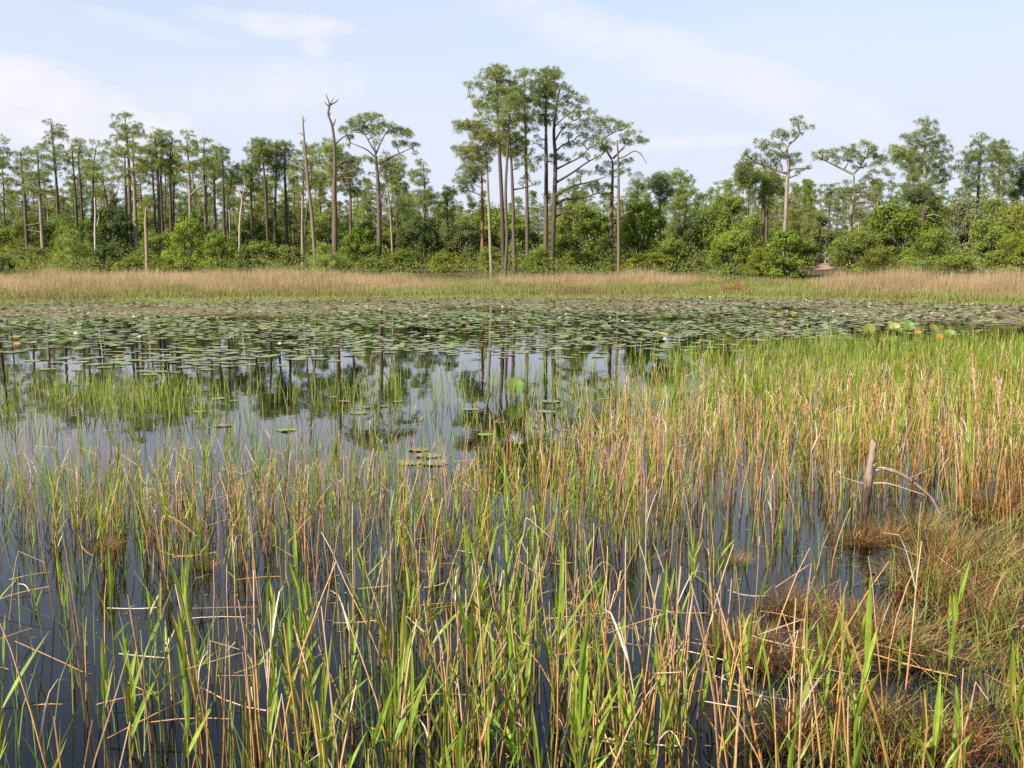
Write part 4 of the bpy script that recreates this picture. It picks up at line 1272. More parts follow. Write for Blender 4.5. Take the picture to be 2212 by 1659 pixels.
mb = MB()
for i in range(npad):
    if i in nearset:
        continue
    v, t_ = PPL[int(r.integers(0, 4) + (4 if False else 0)) if raise_[i] < r.random() else int(r.integers(2, 8))]
    c, s = math.cos(rot[i]), math.sin(rot[i])
    vv = v * size[i]
    vv = np.stack([vv[:, 0] * c - vv[:, 1] * s + PX[i], vv[:, 0] * s + vv[:, 1] * c + PY[i], vv[:, 2] + .005 + .006 * r.random()], -1)
    mb.add(vv, t_, tint[i])
tag(link('lily_pads', mb.mesh('lily_pads', M_pad)), 'field of floating lily pads covering the far half of the pond', 'lily pads', None, 'stuff')


# flowers
def flower_mesh(seed):
    r = np.random.default_rng(seed)
    m = MB()
    for ring, (np_, tilt, ln) in enumerate([(8, .45, .062), (7, .9, .052), (5, 1.25, .04)]):
        for k in range(np_):
            a = 2 * math.pi * k / np_ + ring * .3 + r.normal(0, .06)
            d = np.array([math.cos(a) * math.cos(tilt), math.sin(a) * math.cos(tilt), math.sin(tilt)])
            s = np.array([-math.sin(a), math.cos(a), 0]) * .014
            b = np.array([0, 0, .012])
            m.add([b, b + d * ln * .5 + s, b + d * ln, b + d * ln * .5 - s], [[0, 1, 2], [0, 2, 3]], .8)
    for k in range(6):
        a = k * 1.05
        c = np.array([.006 * math.cos(a), .006 * math.sin(a), .02])
        m.add([c, c + [.006, 0, .02], c + [-.003, .005, .02]], [[0, 1, 2]], .0)
    return m.mesh('water_lily', M_petal)


FM = [flower_mesh(k) for k in range(3)]
fl = [(1790, 664), (1776, 657), (1747, 655), (1565, 667), (1741, 652), (1881, 661), (1968, 656), (1877, 665), (1812, 662), (1796, 640), (2087, 662), (2100, 661), (1965, 684), (2012, 682), (1830, 683), (1859, 674), (2038, 688), (1800, 678), (1534, 645), (1557, 651), (1513, 657),
      (190, 683), (170, 675), (150, 672), (168, 700), (164, 725), (288, 690), (300, 733), (1003, 690), (1135, 676), (1208, 690), (1222, 683), (1318, 690), (1345, 700), (1440, 668), (1405, 655), (1480, 643), (742, 654), (560, 676), (430, 662), (1085, 668), (920, 690), (820, 674), (1110, 703), (1436, 738), (605, 750), (1648, 668), (1700, 676), (2150, 668), (2120, 690)]
for i, (x, y) in enumerate(fl):
    d = pix_dir(x, y)
    t_ = -CAMZ / d[2]
    o = link('water_lily', FM[i % 3], None, (d[0] * t_, d[1] * t_, .012 + .05 * r.random()))
    s = r.uniform(.9, 1.5)
    o.scale = (s, s, s * 1.15)
    o.rotation_euler = (r.normal(0, .1), r.normal(0, .1), r.uniform(0, 6))
    zone = 'left' if x < 740 else ('middle' if x < 1480 else 'right')
    tag(o, f'white water lily flower open among the pads, {zone} part of the pond', 'flower', f'white lily flowers, {zone} part')


# upright young lily leaves
def up_leaf(px, py, w_px, D, tintv, label, lean=.3, turn=0.0, asp=1.0):
    s = D / F
    R = w_px * s / 2
    c = at(px, py, D)
    base = np.array([c[0], D, 0.0])
    e = link('upright_lily_leaf', None, None, base)
    tag(e, label, 'lily leaf')
    n = 22
    a = np.linspace(.14, 2 * math.pi - .14, n) - math.pi / 2
    rr = R * (1 + .03 * np.sin(a * 5))
    u_, v_ = np.cos(a) * rr, np.sin(a) * rr * asp
    zc = c[2]
    P = []
    for uu, vv in [(0, 0)] + list(zip(u_, v_)):
        cup = .22 * (uu / R) ** 2 * R + .05 * R * math.sin(9 * uu / R)
        x = uu * math.cos(turn) - (vv * lean - cup) * math.sin(turn)
        y = uu * math.sin(turn) + (vv * lean - cup) * math.cos(turn)
        P.append((x, y, zc + vv))
    mid = []
    for p in P[1:]:
        q = (np.array(P[0]) + np.array(p)) / 2
        mid.append(q)
    Vv = np.array(P + [tuple(m) for m in mid])
    T = []
    for k in range(1, n):
        T += [[0, n + k, n + k + 1], [n + k, k, k + 1], [n + k, k + 1, n + k + 1]]
    link('blade', new_mesh('blade', Vv, T, np.clip(tintv + np.concatenate([[.0], np.where(np.arange(n) % 3 == 0, -.22, .06), np.where(np.arange(n) % 3 == 0, -.16, .05)]) + np.random.default_rng(int(px)).normal(0, .05, len(Vv)), 0, 1), True, M_upleaf), e)
    q = smooth_path([(0.03, 0.05, -.15), (.01, .03, zc * .5), (0, .004, zc)], 6)
    v, t_ = tube(q, np.linspace(.007, .006, 6), 5)
    link('stalk', new_mesh('stalk', v, t_, np.full(len(v), .6), True, M_reed), e)


up_leaf(1113, 834, 36, 14.6, .85, 'single round upright lily leaf in the open water at the centre', .18, .1)
up_leaf(1876, 710, 30, 27.5, .6, 'leftmost of the upright light green lily leaves on the right', .3, .2, .65)
up_leaf(1932, 704, 24, 28.5, .55, 'upright lily leaf second from the left in the right-hand cluster', .5, -.4, .6)
up_leaf(1942, 713, 18, 27.8, .4, 'pale cupped lily leaf low in the right-hand cluster', .5, .5, .6)
up_leaf(1963, 703, 22, 27.6, .95, 'greenest upright lily leaf in the middle of the right-hand cluster', .2, -.2, .9)
up_leaf(2015, 708, 24, 27.0, .35, 'pale yellow-green upright lily leaf right in the cluster', .4, .5, .7)
up_leaf(2029, 727, 18, 26.5, .0, 'orange withered lily leaf below the pale upright leaf on the right', .6, 0, .6)
up_leaf(1982, 717, 16, 27.3, .1, 'small orange lily leaf in the middle of the right-hand cluster', .6, 0, .5)
up_leaf(2052, 717, 22, 26.8, .75, 'rightmost upright green lily leaf of the cluster', .5, -.4, .5)


# ---------------------------------------------------------------- reeds
GX = np.array([-200, 0, 200, 400, 600, 800, 1000, 1200, 1400, 1600, 1800, 2000, 2200, 2500], float)
GYR = np.array([760, 800, 840, 870, 910, 960, 1010, 1060, 1120, 1180, 1240, 1300, 1400, 1500, 1600, 1720, 1900, 2100], float)
DEN = np.array([
    [0, 0, 0, 0, 0, 0, 0, 0, 0, .0, .0, .0, .0, .0],
    [0, 0, 0, 0, 0, 0, 0, 0, .02, .15, .3, .3, .3, .3],
    [0, 0, 0, 0, 0, 0, 0, .02, .1, .4, .6, .6, .6, .6],
    [0, 0, .02, .01, .01, .02, .01, .03, .2, .7, .9, .9, .9, .9],
    [.01, .01, .03, .03, .02, .03, .01, .06, .35, .8, 1, 1, 1, 1],
    [.02, .02, .04, .05, .04, .07, .02, .2, .5, .5, 1.1, 1.1, 1, 1],
    [.05, .06, .10, .16, .12, .22, .10, .6, .8, .35, 1.1, 1.1, 1, 1],
    [.2, .25, .4, .5, .45, .6, .45, .9, .9, .25, .9, .8, .6, .6],
    [.6, .7, .9, 1, .9, 1, .9, 1, .7, .2, .4, .15, .2, .2],
    [.6, .7, .9, 1, .9, 1, 1, .9, .4, .1, .1, 0, 0, 0],
    [.15, .18, .25, .45, .35, .45, .55, .5, .12, .08, .05, 0, 0, 0],
    [.06, .07, .07, .10, .10, .15, .2, .2, .1, .05, .05, 0, 0, 0],
    [.10, .12, .14, .14, .16, .22, .3, .35, .25, .2, .08, .06, .06, .06],
    [.15, .2, .25, .3, .4, .65, .9, .95, .85, .6, .2, .1, .1, .1],
    [.2, .3, .4, .4, .7, 1, 1.2, 1.2, 1.1, .9, .35, .2, .15, .15],
    [.25, .4, .5, .6, 1.0, 1.4, 1.6, 1.6, 1.5, 1.2, .6, .35, .3, .3],
    [.25, .4, .55, .65, 1.1, 1.4, 1.7, 1.7, 1.5, 1.2, .6, .4, .35, .35],
    [0, .2, .3, .3, .5, .6, .7, .7, .6, .5, .3, .2, .2, .2]])
STRAW = np.interp(GYR, [760, 840, 900, 1000, 1200, 1700], [.15, .3, .48, .58, .52, .55])


def den(px, py):
    i = np.clip(np.searchsorted(GYR, py) - 1, 0, len(GYR) - 2)
    j = np.clip(np.searchsorted(GX, px) - 1, 0, len(GX) - 2)
    ty = np.clip((py - GYR[i]) / (GYR[i + 1] - GYR[i]), 0, 1)
    tx = np.clip((px - GX[j]) / (GX[j + 1] - GX[j]), 0, 1)
    return (DEN[i, j] * (1 - tx) + DEN[i, j + 1] * tx) * (1 - ty) + (DEN[i + 1, j] * (1 - tx) + DEN[i + 1, j + 1] * tx) * ty


def ribbon(P, w, nrm, fold=.25):
    """V-folded leaf along path P with widths w"""
    P = np.asarray(P, float)
    tan = np.gradient(P, axis=0)
    tan /= np.maximum(np.linalg.norm(tan, axis=1, keepdims=True), 1e-9)
    sd = np.cross(tan, nrm)
    sd /= np.maximum(np.linalg.norm(sd, axis=1, keepdims=True), 1e-9)
    up = np.cross(sd, tan)
    w = np.asarray(w)[:, None]
    V = np.stack([P - sd * w / 2 + up * w * fold, P, P + sd * w / 2 + up * w * fold], 1).reshape(-1, 3)
    T = []
    for k in range(len(P) - 1):
        a = k * 3
        T += [[a, a + 1, a + 4], [a, a + 4, a + 3], [a + 1, a + 2, a + 5], [a + 1, a + 5, a + 4]]
    return V, np.array(T)


def stalk_proto(seed):
    """dry stalk one metre tall, root at z=-0.35"""
    r = np.random.default_rng(seed)
    bend = r.normal(0, .03 if seed % 5 else .13, 2)
    zs = np.array([-.4, 0, .3, .6, .85, 1.0])
    P = np.stack([bend[0] * zs ** 2 + r.normal(0, .0035, 6), bend[1] * zs ** 2 + r.normal(0, .0035, 6), zs], -1)
    m = MB()
    base = r.uniform(.5, .9)
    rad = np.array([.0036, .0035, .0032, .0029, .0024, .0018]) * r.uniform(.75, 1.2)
    tn = np.clip(np.array([.05, .22, .42, base * .85, base, base + .05]) + r.normal(0, .04, 6), 0, 1)  # brown-red foot of the stalk, its dark tint doubling as painted base shadow
    if seed % 8 == 0:            # snapped over near the top
        k = P[-1]
        a = r.uniform(0, 6.28)
        d = np.array([math.cos(a), math.sin(a), -r.uniform(.2, .9)])
        P = np.concatenate([P, [k + d * .02, k + d * r.uniform(.1, .22)]])
        rad = np.concatenate([rad, [.0022, .0018]])
        tn = np.concatenate([tn, [base, min(1, base + .1)]])
    v, t_ = tube(P, rad, 4)
    m.add(v, t_, np.concatenate([np.repeat(tn, 4), tn[-1:]]))
    if seed % 3 == 0:            # a withered leaf or sheath
        z0 = r.uniform(.35, .8)
        a = r.uniform(0, 6.28)
        d = np.array([math.cos(a), math.sin(a), 0])
        s0 = np.array([np.interp(z0, zs, P[:6, 0]), np.interp(z0, zs, P[:6, 1]), z0])
        ln = r.uniform(.12, .3)
        Q = [s0, s0 + d * ln * .12 + [0, 0, ln * .45], s0 + d * ln * .25 + [0, 0, ln * r.uniform(.6, .8)], s0 + d * ln * .45 + [0, 0, ln * r.uniform(.3, 1.0)]]
        Q = smooth_path(Q, 6)
        v, t_ = ribbon(Q, [.003, .006, .007, .006, .004, .001], np.array([0, .2, 1.0]), .3)
        m.add(v, t_, min(1, base + .12))
    return m.arrays()


def reed_proto(seed):
    """green reed: stem arrays + list of leaf arrays"""
    r = np.random.default_rng(seed)
    bend = r.normal(0, .06, 2)
    zs = np.array([-.4, 0, .3, .55, .8])
    P = np.stack([bend[0] * zs ** 2, bend[1] * zs ** 2, zs], -1)
    v, t_ = tube(P, np.array([.0042, .004, .0036, .003, .0018]), 4)
    stem = (v, t_, np.concatenate([np.repeat(np.array([.02, .1, .3, .45, .6]), 4), [.6]]))
    leaves = []
    nl = int(r.integers(3, 6))
    a = r.uniform(0, 6.28)
    for k in range(nl):
        z0 = .30 + .5 * (k + r.uniform(0, .6)) / nl
        z0 = min(z0, .79)
        s0 = np.array([np.interp(z0, zs, P[:, 0]), np.interp(z0, zs, P[:, 1]), z0])
        a += math.pi + r.normal(0, .5)
        d = np.array([math.cos(a), math.sin(a), 0])
        ang = r.uniform(.15, .65) if k < nl - 1 else r.uniform(.02, .15)
        ln = r.uniform(.20, .36) * (1 if k else .8)
        droop = r.uniform(.0, .5) * ang
        pts, cur, th = [s0], s0.copy(), ang
        for q in range(6):
            cur = cur + (d * math.sin(th) + np.array([0, 0, math.cos(th)])) * ln / 6
            th += droop / 3
            pts.append(cur.copy())
        wmax = r.uniform(.014, .026)
        w = wmax * np.array([.45, .85, 1, .92, .7, .4, .03])
        nn = np.cross(np.cross(d * math.sin(ang) + np.array([0, 0, math.cos(ang)]), np.array([math.sin(a), -math.cos(a), 0])), d) + np.array([-d[0], -d[1], .6])
        v, t_ = ribbon(pts, w, np.array([-d[0] * math.cos(ang), -d[1] * math.cos(ang), math.sin(ang) + .05]), .18)
        leaves.append((v, t_, np.full(len(v), float(np.clip(r.normal(.66, .2), .1, 1)))))
    return stem, leaves


SP = [stalk_proto(k) for k in range(24)]
RP = [reed_proto(500 + k) for k in range(20)]


def rot_mats(rz, tx, ty):
    """rotation about z then tilts"""
    n = len(rz)
    c, s = np.cos(rz), np.sin(rz)
    Rz = np.zeros((n, 3, 3))
    Rz[:, 0, 0], Rz[:, 0, 1], Rz[:, 1, 0], Rz[:, 1, 1], Rz[:, 2, 2] = c, -s, s, c, 1
    Rx = np.zeros((n, 3, 3))
    c, s = np.cos(tx), np.sin(tx)
    Rx[:, 0, 0], Rx[:, 1, 1], Rx[:, 1, 2], Rx[:, 2, 1], Rx[:, 2, 2] = 1, c, -s, s, c
    Ry = np.zeros((n, 3, 3))
    c, s = np.cos(ty), np.sin(ty)
    Ry[:, 1, 1], Ry[:, 0, 0], Ry[:, 0, 2], Ry[:, 2, 0], Ry[:, 2, 2] = 1, c, s, -s, c
    return Ry @ Rx @ Rz


r = np.random.default_rng(31)
NC = 120000
Y = np.sqrt(r.uniform(2.2 ** 2, 24 ** 2, NC))
X = r.uniform(-.66, .66, NC) * Y
px, py = proj(np.stack([X, Y, np.zeros(NC)], -1))
area = .66 * (24 ** 2 - 2.2 ** 2)          # m2 sampled
d_m2 = 62.0 * den(px, py) * np.clip(.72 + .75 * nz(X, Y, .32, 1) + .35 * nz(X, Y, 1.0, 6), .06, 1.9)
d_m2 *= np.interp(Y, [2, 5, 6.2, 8, 11, 15, 24], [1.7, 1.55, 1.9, 2.4, 1.9, 1.1, .8])
keep = r.random(NC) < d_m2 / (NC / area)
keep &= Y > 2.9
sx_ = np.where((px > 1835) & (px < 1985), 1, 0) * np.where((py > 1085) & (py < 1420), 1, 0)
keep &= (sx_ == 0) | (r.random(NC) < .06)
X, Y, px, py = X[keep], Y[keep], px[keep], py[keep]
n = len(X)
# many stalks share a root: pull them towards clump centres
cx, cy = np.round(X / .22) * .22, np.round(Y / .22) * .22
pull = r.uniform(.0, .95, n)
X, Y = X + (cx - X) * pull + .05 * np.sin(cy * 37), Y + (cy - Y) * pull + .05 * np.cos(cx * 41)
straw = r.random(n) < np.interp(py, GYR, STRAW) * np.clip(.9 + .5 * nz(X, Y, .8, 3), .4, 1.4) * (1 + np.interp(px, [1150, 1400], [0, .35]) * np.clip((Y - 6) / 2, 0, 1))
hmean = np.interp(Y, [3, 4, 5, 6, 7, 8, 10, 15, 24], [.72, .67, .58, .53, .50, .42, .34, .32, .28])
hmean = hmean * (1 + (np.interp(px, [1050, 1450], [0, .6])) * np.clip((Y - 6) / 2, 0, 1))
hh = hmean * np.clip(r.normal(.95, .25, n), .3, 1.5)
hh = np.where(straw, hh, hh * np.interp(Y, [4, 6, 9], [.9, .85, 1.1]))
gs = np.interp(Y, [4.5, 8], [1, 0]) * (hh * .5 + .5) + np.interp(Y, [4.5, 8], [0, 1]) * hh * .85
rz = r.uniform(0, 6.28, n)
tilt = np.where(r.random(n) < .07, .30, .075)
tx, ty = r.normal(0, 1, n) * tilt, r.normal(0, 1, n) * tilt + .015
gz_ = np.maximum(ground(X, Y), 0)
pos = np.stack([X, Y, gz_], -1)
wsc = np.interp(Y, [3, 6, 10, 24], [1.1, .85, .95, 1.7])
print('reeds', n, 'straw', int(straw.sum()))


def inframe(i):
    a, b = proj(pos[i] + np.array([0, 0, hh[i] * .7]))
    return 0 < a < 2212 and b < 1655


order = np.argsort(Y)
straw_near = [i for i in order if straw[i] and inframe(i)][:300]
green_near = [i for i in order if not straw[i] and inframe(i)][:190]
indiv = set(straw_near) | set(green_near)
SM = [new_mesh('dry_reed_stalk', *SP[k], False, M_straw) for k in range(24)]
RM = [(new_mesh('stem', *RP[k][0], False, M_reed), [new_mesh('leaf', *l, False, M_reed) for l in RP[k][1]]) for k in range(20)]


def where(i, k):
    a = proj(pos[i] + np.array([0, 0, hh[i] * .5]))[0]
    side = ('far left', 'left', 'centre left', 'centre', 'centre right', 'right', 'far right')[int(np.clip(a // 316, 0, 6))]
    hgt = 'tall' if hh[i] > .85 else ('short' if hh[i] < .55 else 'middling')
    R_ = rot_mats(rz[i:i + 1], tx[i:i + 1], ty[i:i + 1])[0] @ np.array([0, 0, 1.0])
    ln = 'leaning right' if R_[0] > .09 else ('leaning left' if R_[0] < -.09 else 'upright')
    dist = 'along the bottom edge' if Y[i] < 4.3 else 'above the bottom edge'
    return side, hgt, ln, dist


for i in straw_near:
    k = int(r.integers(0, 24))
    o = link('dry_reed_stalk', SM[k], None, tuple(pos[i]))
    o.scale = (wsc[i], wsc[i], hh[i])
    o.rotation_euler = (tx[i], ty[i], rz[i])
    side, hgt, ln, dist = where(i, k)
    kind_ = 'snapped dry reed stalk' if k % 8 == 0 else ('dry reed stalk with withered leaf' if k % 3 == 0 else 'bare dry reed stalk')
    lab = f'{hgt} {kind_} {ln}, {side} {dist}'
    tag(o, lab, 'reed', 'reeds: ' + lab)
for i in green_near:
    k = int(r.integers(0, 20))
    e = link('green_reed', None, None, tuple(pos[i]))
    e.scale = (gs[i], gs[i], hh[i] * 1.05)
    e.rotation_euler = (tx[i], ty[i], rz[i])
    st, lv = RM[k]
    link('stem', st, e)
    for l in lv:
        link('leaf', l, e)
    side, hgt, ln, dist = where(i, k)
    lab = f'{hgt} {["three", "four", "five"][len(lv) - 3]}-leaved green reed {ln}, {side} {dist}'
    tag(e, lab, 'reed', 'reeds: ' + lab)


def bake(idx, protos, sc3):
    V, T, C, off = [], [], [], 0
    kk = r.integers(0, len(protos), len(idx))
    R = rot_mats(rz[idx], tx[idx], ty[idx])
    for k, (pv, pt, pc) in enumerate(protos):
        m = np.where(kk == k)[0]
        if not len(m):
            continue
        v = pv[None] * sc3[m][:, None]
        v = np.einsum('nij,nkj->nki', R[m], v) + pos[idx[m]][:, None]
        t_ = pt[None] + (np.arange(len(m)) * len(pv))[:, None, None] + off
        tn = np.clip(pc[None] + r.normal(0, .1, (len(m), 1)), 0, 1)
        V.append(v.reshape(-1, 3))
        T.append(t_.reshape(-1, 3))
        C.append(tn.ravel())
        off += len(m) * len(pv)
    return np.concatenate(V), np.concatenate(T), np.concatenate(C)


rest_s = np.array([i for i in range(n) if straw[i] and i not in indiv])
rest_g = np.array([i for i in range(n) if not straw[i] and i not in indiv])
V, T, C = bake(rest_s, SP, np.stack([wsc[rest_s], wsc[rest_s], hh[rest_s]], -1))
tag(link('dry_reeds', new_mesh('dry_reeds', V, T, C, False, M_straw)), 'mass of dry straw reed stalks standing in the water farther out', 'reeds', None, 'stuff')


def whole(k):
    m = MB()
    m.add(*RP[k][0])
    for l in RP[k][1]:
        m.add(*l)
    return m.arrays()


V, T, C = bake(rest_g, [whole(k) for k in range(20)], np.stack([gs[rest_g], gs[rest_g], hh[rest_g] * 1.05], -1))
tag(link('green_reeds', new_mesh('green_reeds', V, T, C, False, M_reed)), 'mass of green reeds standing in the water farther out', 'reeds', None, 'stuff')

# sedge standing in the open water farther out
DS = np.array([
    [0, 0, 0, 0, 0, 0, 0, 0, 0, 0, 0, 0, 0, 0],          # 720
    [0, 0, 0, 0, 0, 0, 0, 0, 0, .0, .5, .8, .9, .9],
    [0, 0, .0, .0, .0, .02, .02, .05, .15, .8, 1.3, 1.4, 1.4, 1.4],
    [.03, .03, .08, .08, .04, .12, .10, .3, .4, .9, 1, 1, 1, 1],
    [.8, .9, 1.5, 1.2, .3, 1.1, .5, .7, .8, 1.1, 1, .8, .8, .8],
    [.3, .35, .7, .6, .15, .4, .12, .3, .5, .6, .6, .6, .6, .6],
    [.06, .06, .1, .12, .05, .08, .03, .12, .2, .3, .5, .5, .5, .5],
    [.3, .3, .4, .5, .4, .5, .3, .4, .4, .3, .4, .4, .4, .4],
    [.8, .9, 1.0, 1.0, .9, .9, .9, .8, .5, .25, .3, .2, .3, .3],
    [.1, .1, .1, .1, .1, .1, .1, .1, .1, .15, .2, .2, .3, .3],
    [.5, .5, .55, .6, .6, .7, .7, .7, .6, .5, .5, .5, .5, .5],
    [1, 1, 1.1, 1.1, 1.2, 1.5, 1.6, 1.6, 1.5, 1.2, .8, .6, .6, .6],
    [1, 1, 1.1, 1.1, 1.2, 1.5, 1.6, 1.6, 1.5, 1.2, .8, .6, .6, .6]])
GYS = np.array([722, 750, 785, 830, 865, 900, 950, 1020, 1150, 1350, 1500, 1700, 2000], float)
NC = 150000
Y = np.sqrt(r.uniform(2.8 ** 2, 31 ** 2, NC))
X = r.uniform(-.62, .62, NC) * Y
px, py = proj(np.stack([X, Y, np.zeros(NC)], -1))
i = np.clip(np.searchsorted(GYS, py) - 1, 0, len(GYS) - 2)
j = np.clip(np.searchsorted(GX, px) - 1, 0, len(GX) - 2)
tyy = np.clip((py - GYS[i]) / (GYS[i + 1] - GYS[i]), 0, 1)
txx = np.clip((px - GX[j]) / (GX[j + 1] - GX[j]), 0, 1)
dd = (DS[i, j] * (1 - txx) + DS[i, j + 1] * txx) * (1 - tyy) + (DS[i + 1, j] * (1 - txx) + DS[i + 1, j + 1] * txx) * tyy
dd = np.where(py < 712, 0, dd)
area = .62 * (31 ** 2 - 2.8 ** 2)
d_m2 = 95 * dd * np.clip(.55 + 1.1 * nz(X, Y, .4, 2) + .6 * nz(X, Y, 1.2, 8), .01, 2.2)
keep = r.random(NC) < d_m2 / (NC / area)
X, Y = X[keep], Y[keep]
n2 = len(X)
ys_ = Y
hgt = np.interp(Y, [3, 5, 10, 16, 31], [.42, .35, .38, .40, .30]) * r.uniform(.5, 1.3, n2)
V, T, C = blades(np.stack([X, Y, np.full(n2, -.1)], -1), hgt + .1, np.interp(Y, [3, 5, 15, 31], [.0045, .005, .009, .016]), r.uniform(0, .35, n2), r.normal(.55, .2, n2), r, True)
print('sedge', n2)
tag(link('emergent_sedge', new_mesh('emergent_sedge', V, T, C, False, M_sedge)), 'thin green sedge blades standing in the middle of the pond', 'sedge', None, 'stuff')

# ---------------------------------------------------------------- bank on the right: tussocks, wiry grass
def tussock_mesh(seed, nb=420, brown=.5):
    r = np.random.default_rng(seed)
    m = MB()
    for q in range(nb):
        a = r.uniform(0, 6.28)
        rad = .16 * math.sqrt(r.random())
        p0 = np.array([rad * math.cos(a), rad * math.sin(a), -.05])
        b = a + r.normal(0, .7)
        th = abs(r.normal(.35, .4))
        ln = r.uniform(.14, .42)
        d = np.array([math.cos(b), math.sin(b), 0])
        pts, cur = [p0], p0.copy()
        dr = r.uniform(.1, .8)
        for k in range(3):
            cur = cur + (d * math.sin(th) + np.array([0, 0, math.cos(th)])) * ln / 3
            th += dr
            pts.append(cur.copy())
        sd = np.array([-math.sin(b + .6), math.cos(b + .6), 0]) * r.uniform(.0012, .0028)
        V = []
        for k, p in enumerate(pts):
            w = (1, 1, .7, .15)[k]
            V += [p - sd * w, p + sd * w]
        T = []
        for k in range(3):
            T += [[2 * k, 2 * k + 1, 2 * k + 3], [2 * k, 2 * k + 3, 2 * k + 2]]
        tn = r.uniform(.0, .5) if r.random() < brown else r.uniform(.5, .95)
        if r.random() < .06:
            tn = 1.0
        m.add(V, T, np.clip(tn + np.repeat([-.12, -.05, .02, .05], 2), 0, 1))
    return m.mesh('grass_tussock', M_wiry)


TM = [tussock_mesh(700, 460, .85), tussock_mesh(701, 420, .6), tussock_mesh(702, 420, .35), tussock_mesh(703, 460, .75), tussock_mesh(704, 380, .5)]
# (px, py of the foot, scale, mesh, label)
TU = [
    (1862, 1172, .75, 0, 'rust-brown grass tussock at the foot of the bare stump'),
    (1905, 1165, .8, 3, 'brown grass tussock right of the foot of the bare stump'),
    (1990, 1150, 1.1, 1, 'straw-topped grass tussock right of the stump under its drooping limb'),
    (2050, 1200, 1.3, 1, 'large straw-coloured tussock right of the stump'),
    (2000, 1260, 1.25, 3, 'large tan tussock in front of the straw-coloured one'),
    (2150, 1105, 1.1, 0, 'reddish tussock at the right edge level with the stump'),
    (2195, 1080, 1.0, 0, 'rusty tussock highest on the right edge of the bank'),
    (2120, 1240, 1.2, 2, 'green tussock between the straw tussock and the right edge'),
    (2190, 1220, 1.3, 4, 'mixed green and brown tussock at the right edge'),
    (2100, 1330, 1.2, 3, 'brown tussock with flattened stems near the right edge'),
    (2190, 1370, 1.2, 2, 'green tussock low at the right edge'),
    (1750, 1330, .85, 0, 'dark rusty tussock in the water left of the bank'),
    (1690, 1310, .7, 3, 'small brown tussock farthest left in the water by the bank'),
    (1585, 1215, .5, 4, 'tiny tussock alone in open water left of the stump'),
    (1600, 1400, .85, 0, 'reddish tussock behind the straw stalks at bottom right'),
    (1680, 1430, .9, 0, 'rusty tussock in the middle of the bank foreground'),
    (1860, 1390, 1.1, 3, 'fox-brown tussock with stems swept to the left'),
    (1940, 1400, 1.1, 1, 'tan tussock right of the fox-brown one'),
    (1780, 1440, .9, 1, 'mixed tussock between the rusty and fox-brown tussocks'),
    (2030, 1430, 1.0, 4, 'green-tipped tussock by the dark puddle at bottom right'),
    (1850, 1560, .8, 0, 'low red-brown tussock by the puddle at the bottom'),
    (2030, 1610, .9, 0, 'rusty tussock at the bottom edge, right'),
    (2150, 1540, .9, 2, 'green tussock at the bottom right corner'),
    (1700, 1600, .8, 3, 'brown tussock at the bottom edge under the straw stalks'),
    (230, 1185, .45, 0, 'small dark tussock in the reeds at left'),
    (445, 1225, .4, 3, 'small brown tussock at the foot of the mid reeds, left of centre'),
]
for (x, y, s, k, lab) in TU:
    d = pix_dir(x, y)
    t_ = -CAMZ / d[2]
    X_, Y_ = d[0] * t_, d[1] * t_
    o = link('grass_tussock', TM[k], None, (X_, Y_, max(float(ground(X_, Y_)), -.02)))
    o.scale = (s, s, s * .85)
    o.rotation_euler = (0, 0, rb.uniform(0, 6.28))
    tag(o, lab, 'grass tussock')

NC = 60000
Y = np.sqrt(r.uniform(2.6 ** 2, 9.5 ** 2, NC))
X = r.uniform(.02, .66, NC) * Y
px, py = proj(np.stack([X, Y, np.zeros(NC)], -1))
edge = np.interp(py, [1040, 1100, 1200, 1300, 1400, 1500, 1660, 2000], [2150, 2040, 1920, 1820, 1740, 1690, 1560, 1350])
wgt = np.clip((px - edge) / 160, 0, 1) * np.clip((py - 1040) / 60, 0, 1)
wgt *= np.clip(.35 + .9 * nz(X, Y, .25, 3) + .5 * nz(X, Y, .6, 1), .0, 1.2)
puddle = np.exp(-(((px - 1960) / 120) ** 2 + ((py - 1500) / 70) ** 2)) + np.exp(-(((px - 2060) / 120) ** 2 + ((py - 1470) / 50) ** 2)) + np.exp(-(((px - 1700) / 80) ** 2 + ((py - 1520) / 60) ** 2)) * .7
wgt *= np.clip(1 - puddle * 1.1, .05, 1) * .62
keep = r.random(NC) < wgt
X, Y, px, py = X[keep], Y[keep], px[keep], py[keep]
n3 = len(X)
brown = r.random(n3) < np.clip(.38 + .6 * nz(X, Y, .4, 5), .08, .9)
tn = np.where(brown, r.uniform(.02, .5, n3), r.uniform(.55, .95, n3))
tn = np.where(r.random(n3) < .03, 1.0, tn)
hgt = r.uniform(.07, .26, n3) * (1 + .5 * nz(X, Y, .3, 9))
V, T, C = blades(np.stack([X, Y, np.maximum(ground(X, Y), -.05)], -1), hgt, .0052, np.abs(r.normal(.6, .55, n3)), tn, r, True)
print('wiry', n3)
tag(link('bank_grass', new_mesh('bank_grass', V, T, C, False, M_wiry)), 'wiry brown and green grass covering the bank at bottom right', 'grass', None, 'stuff')

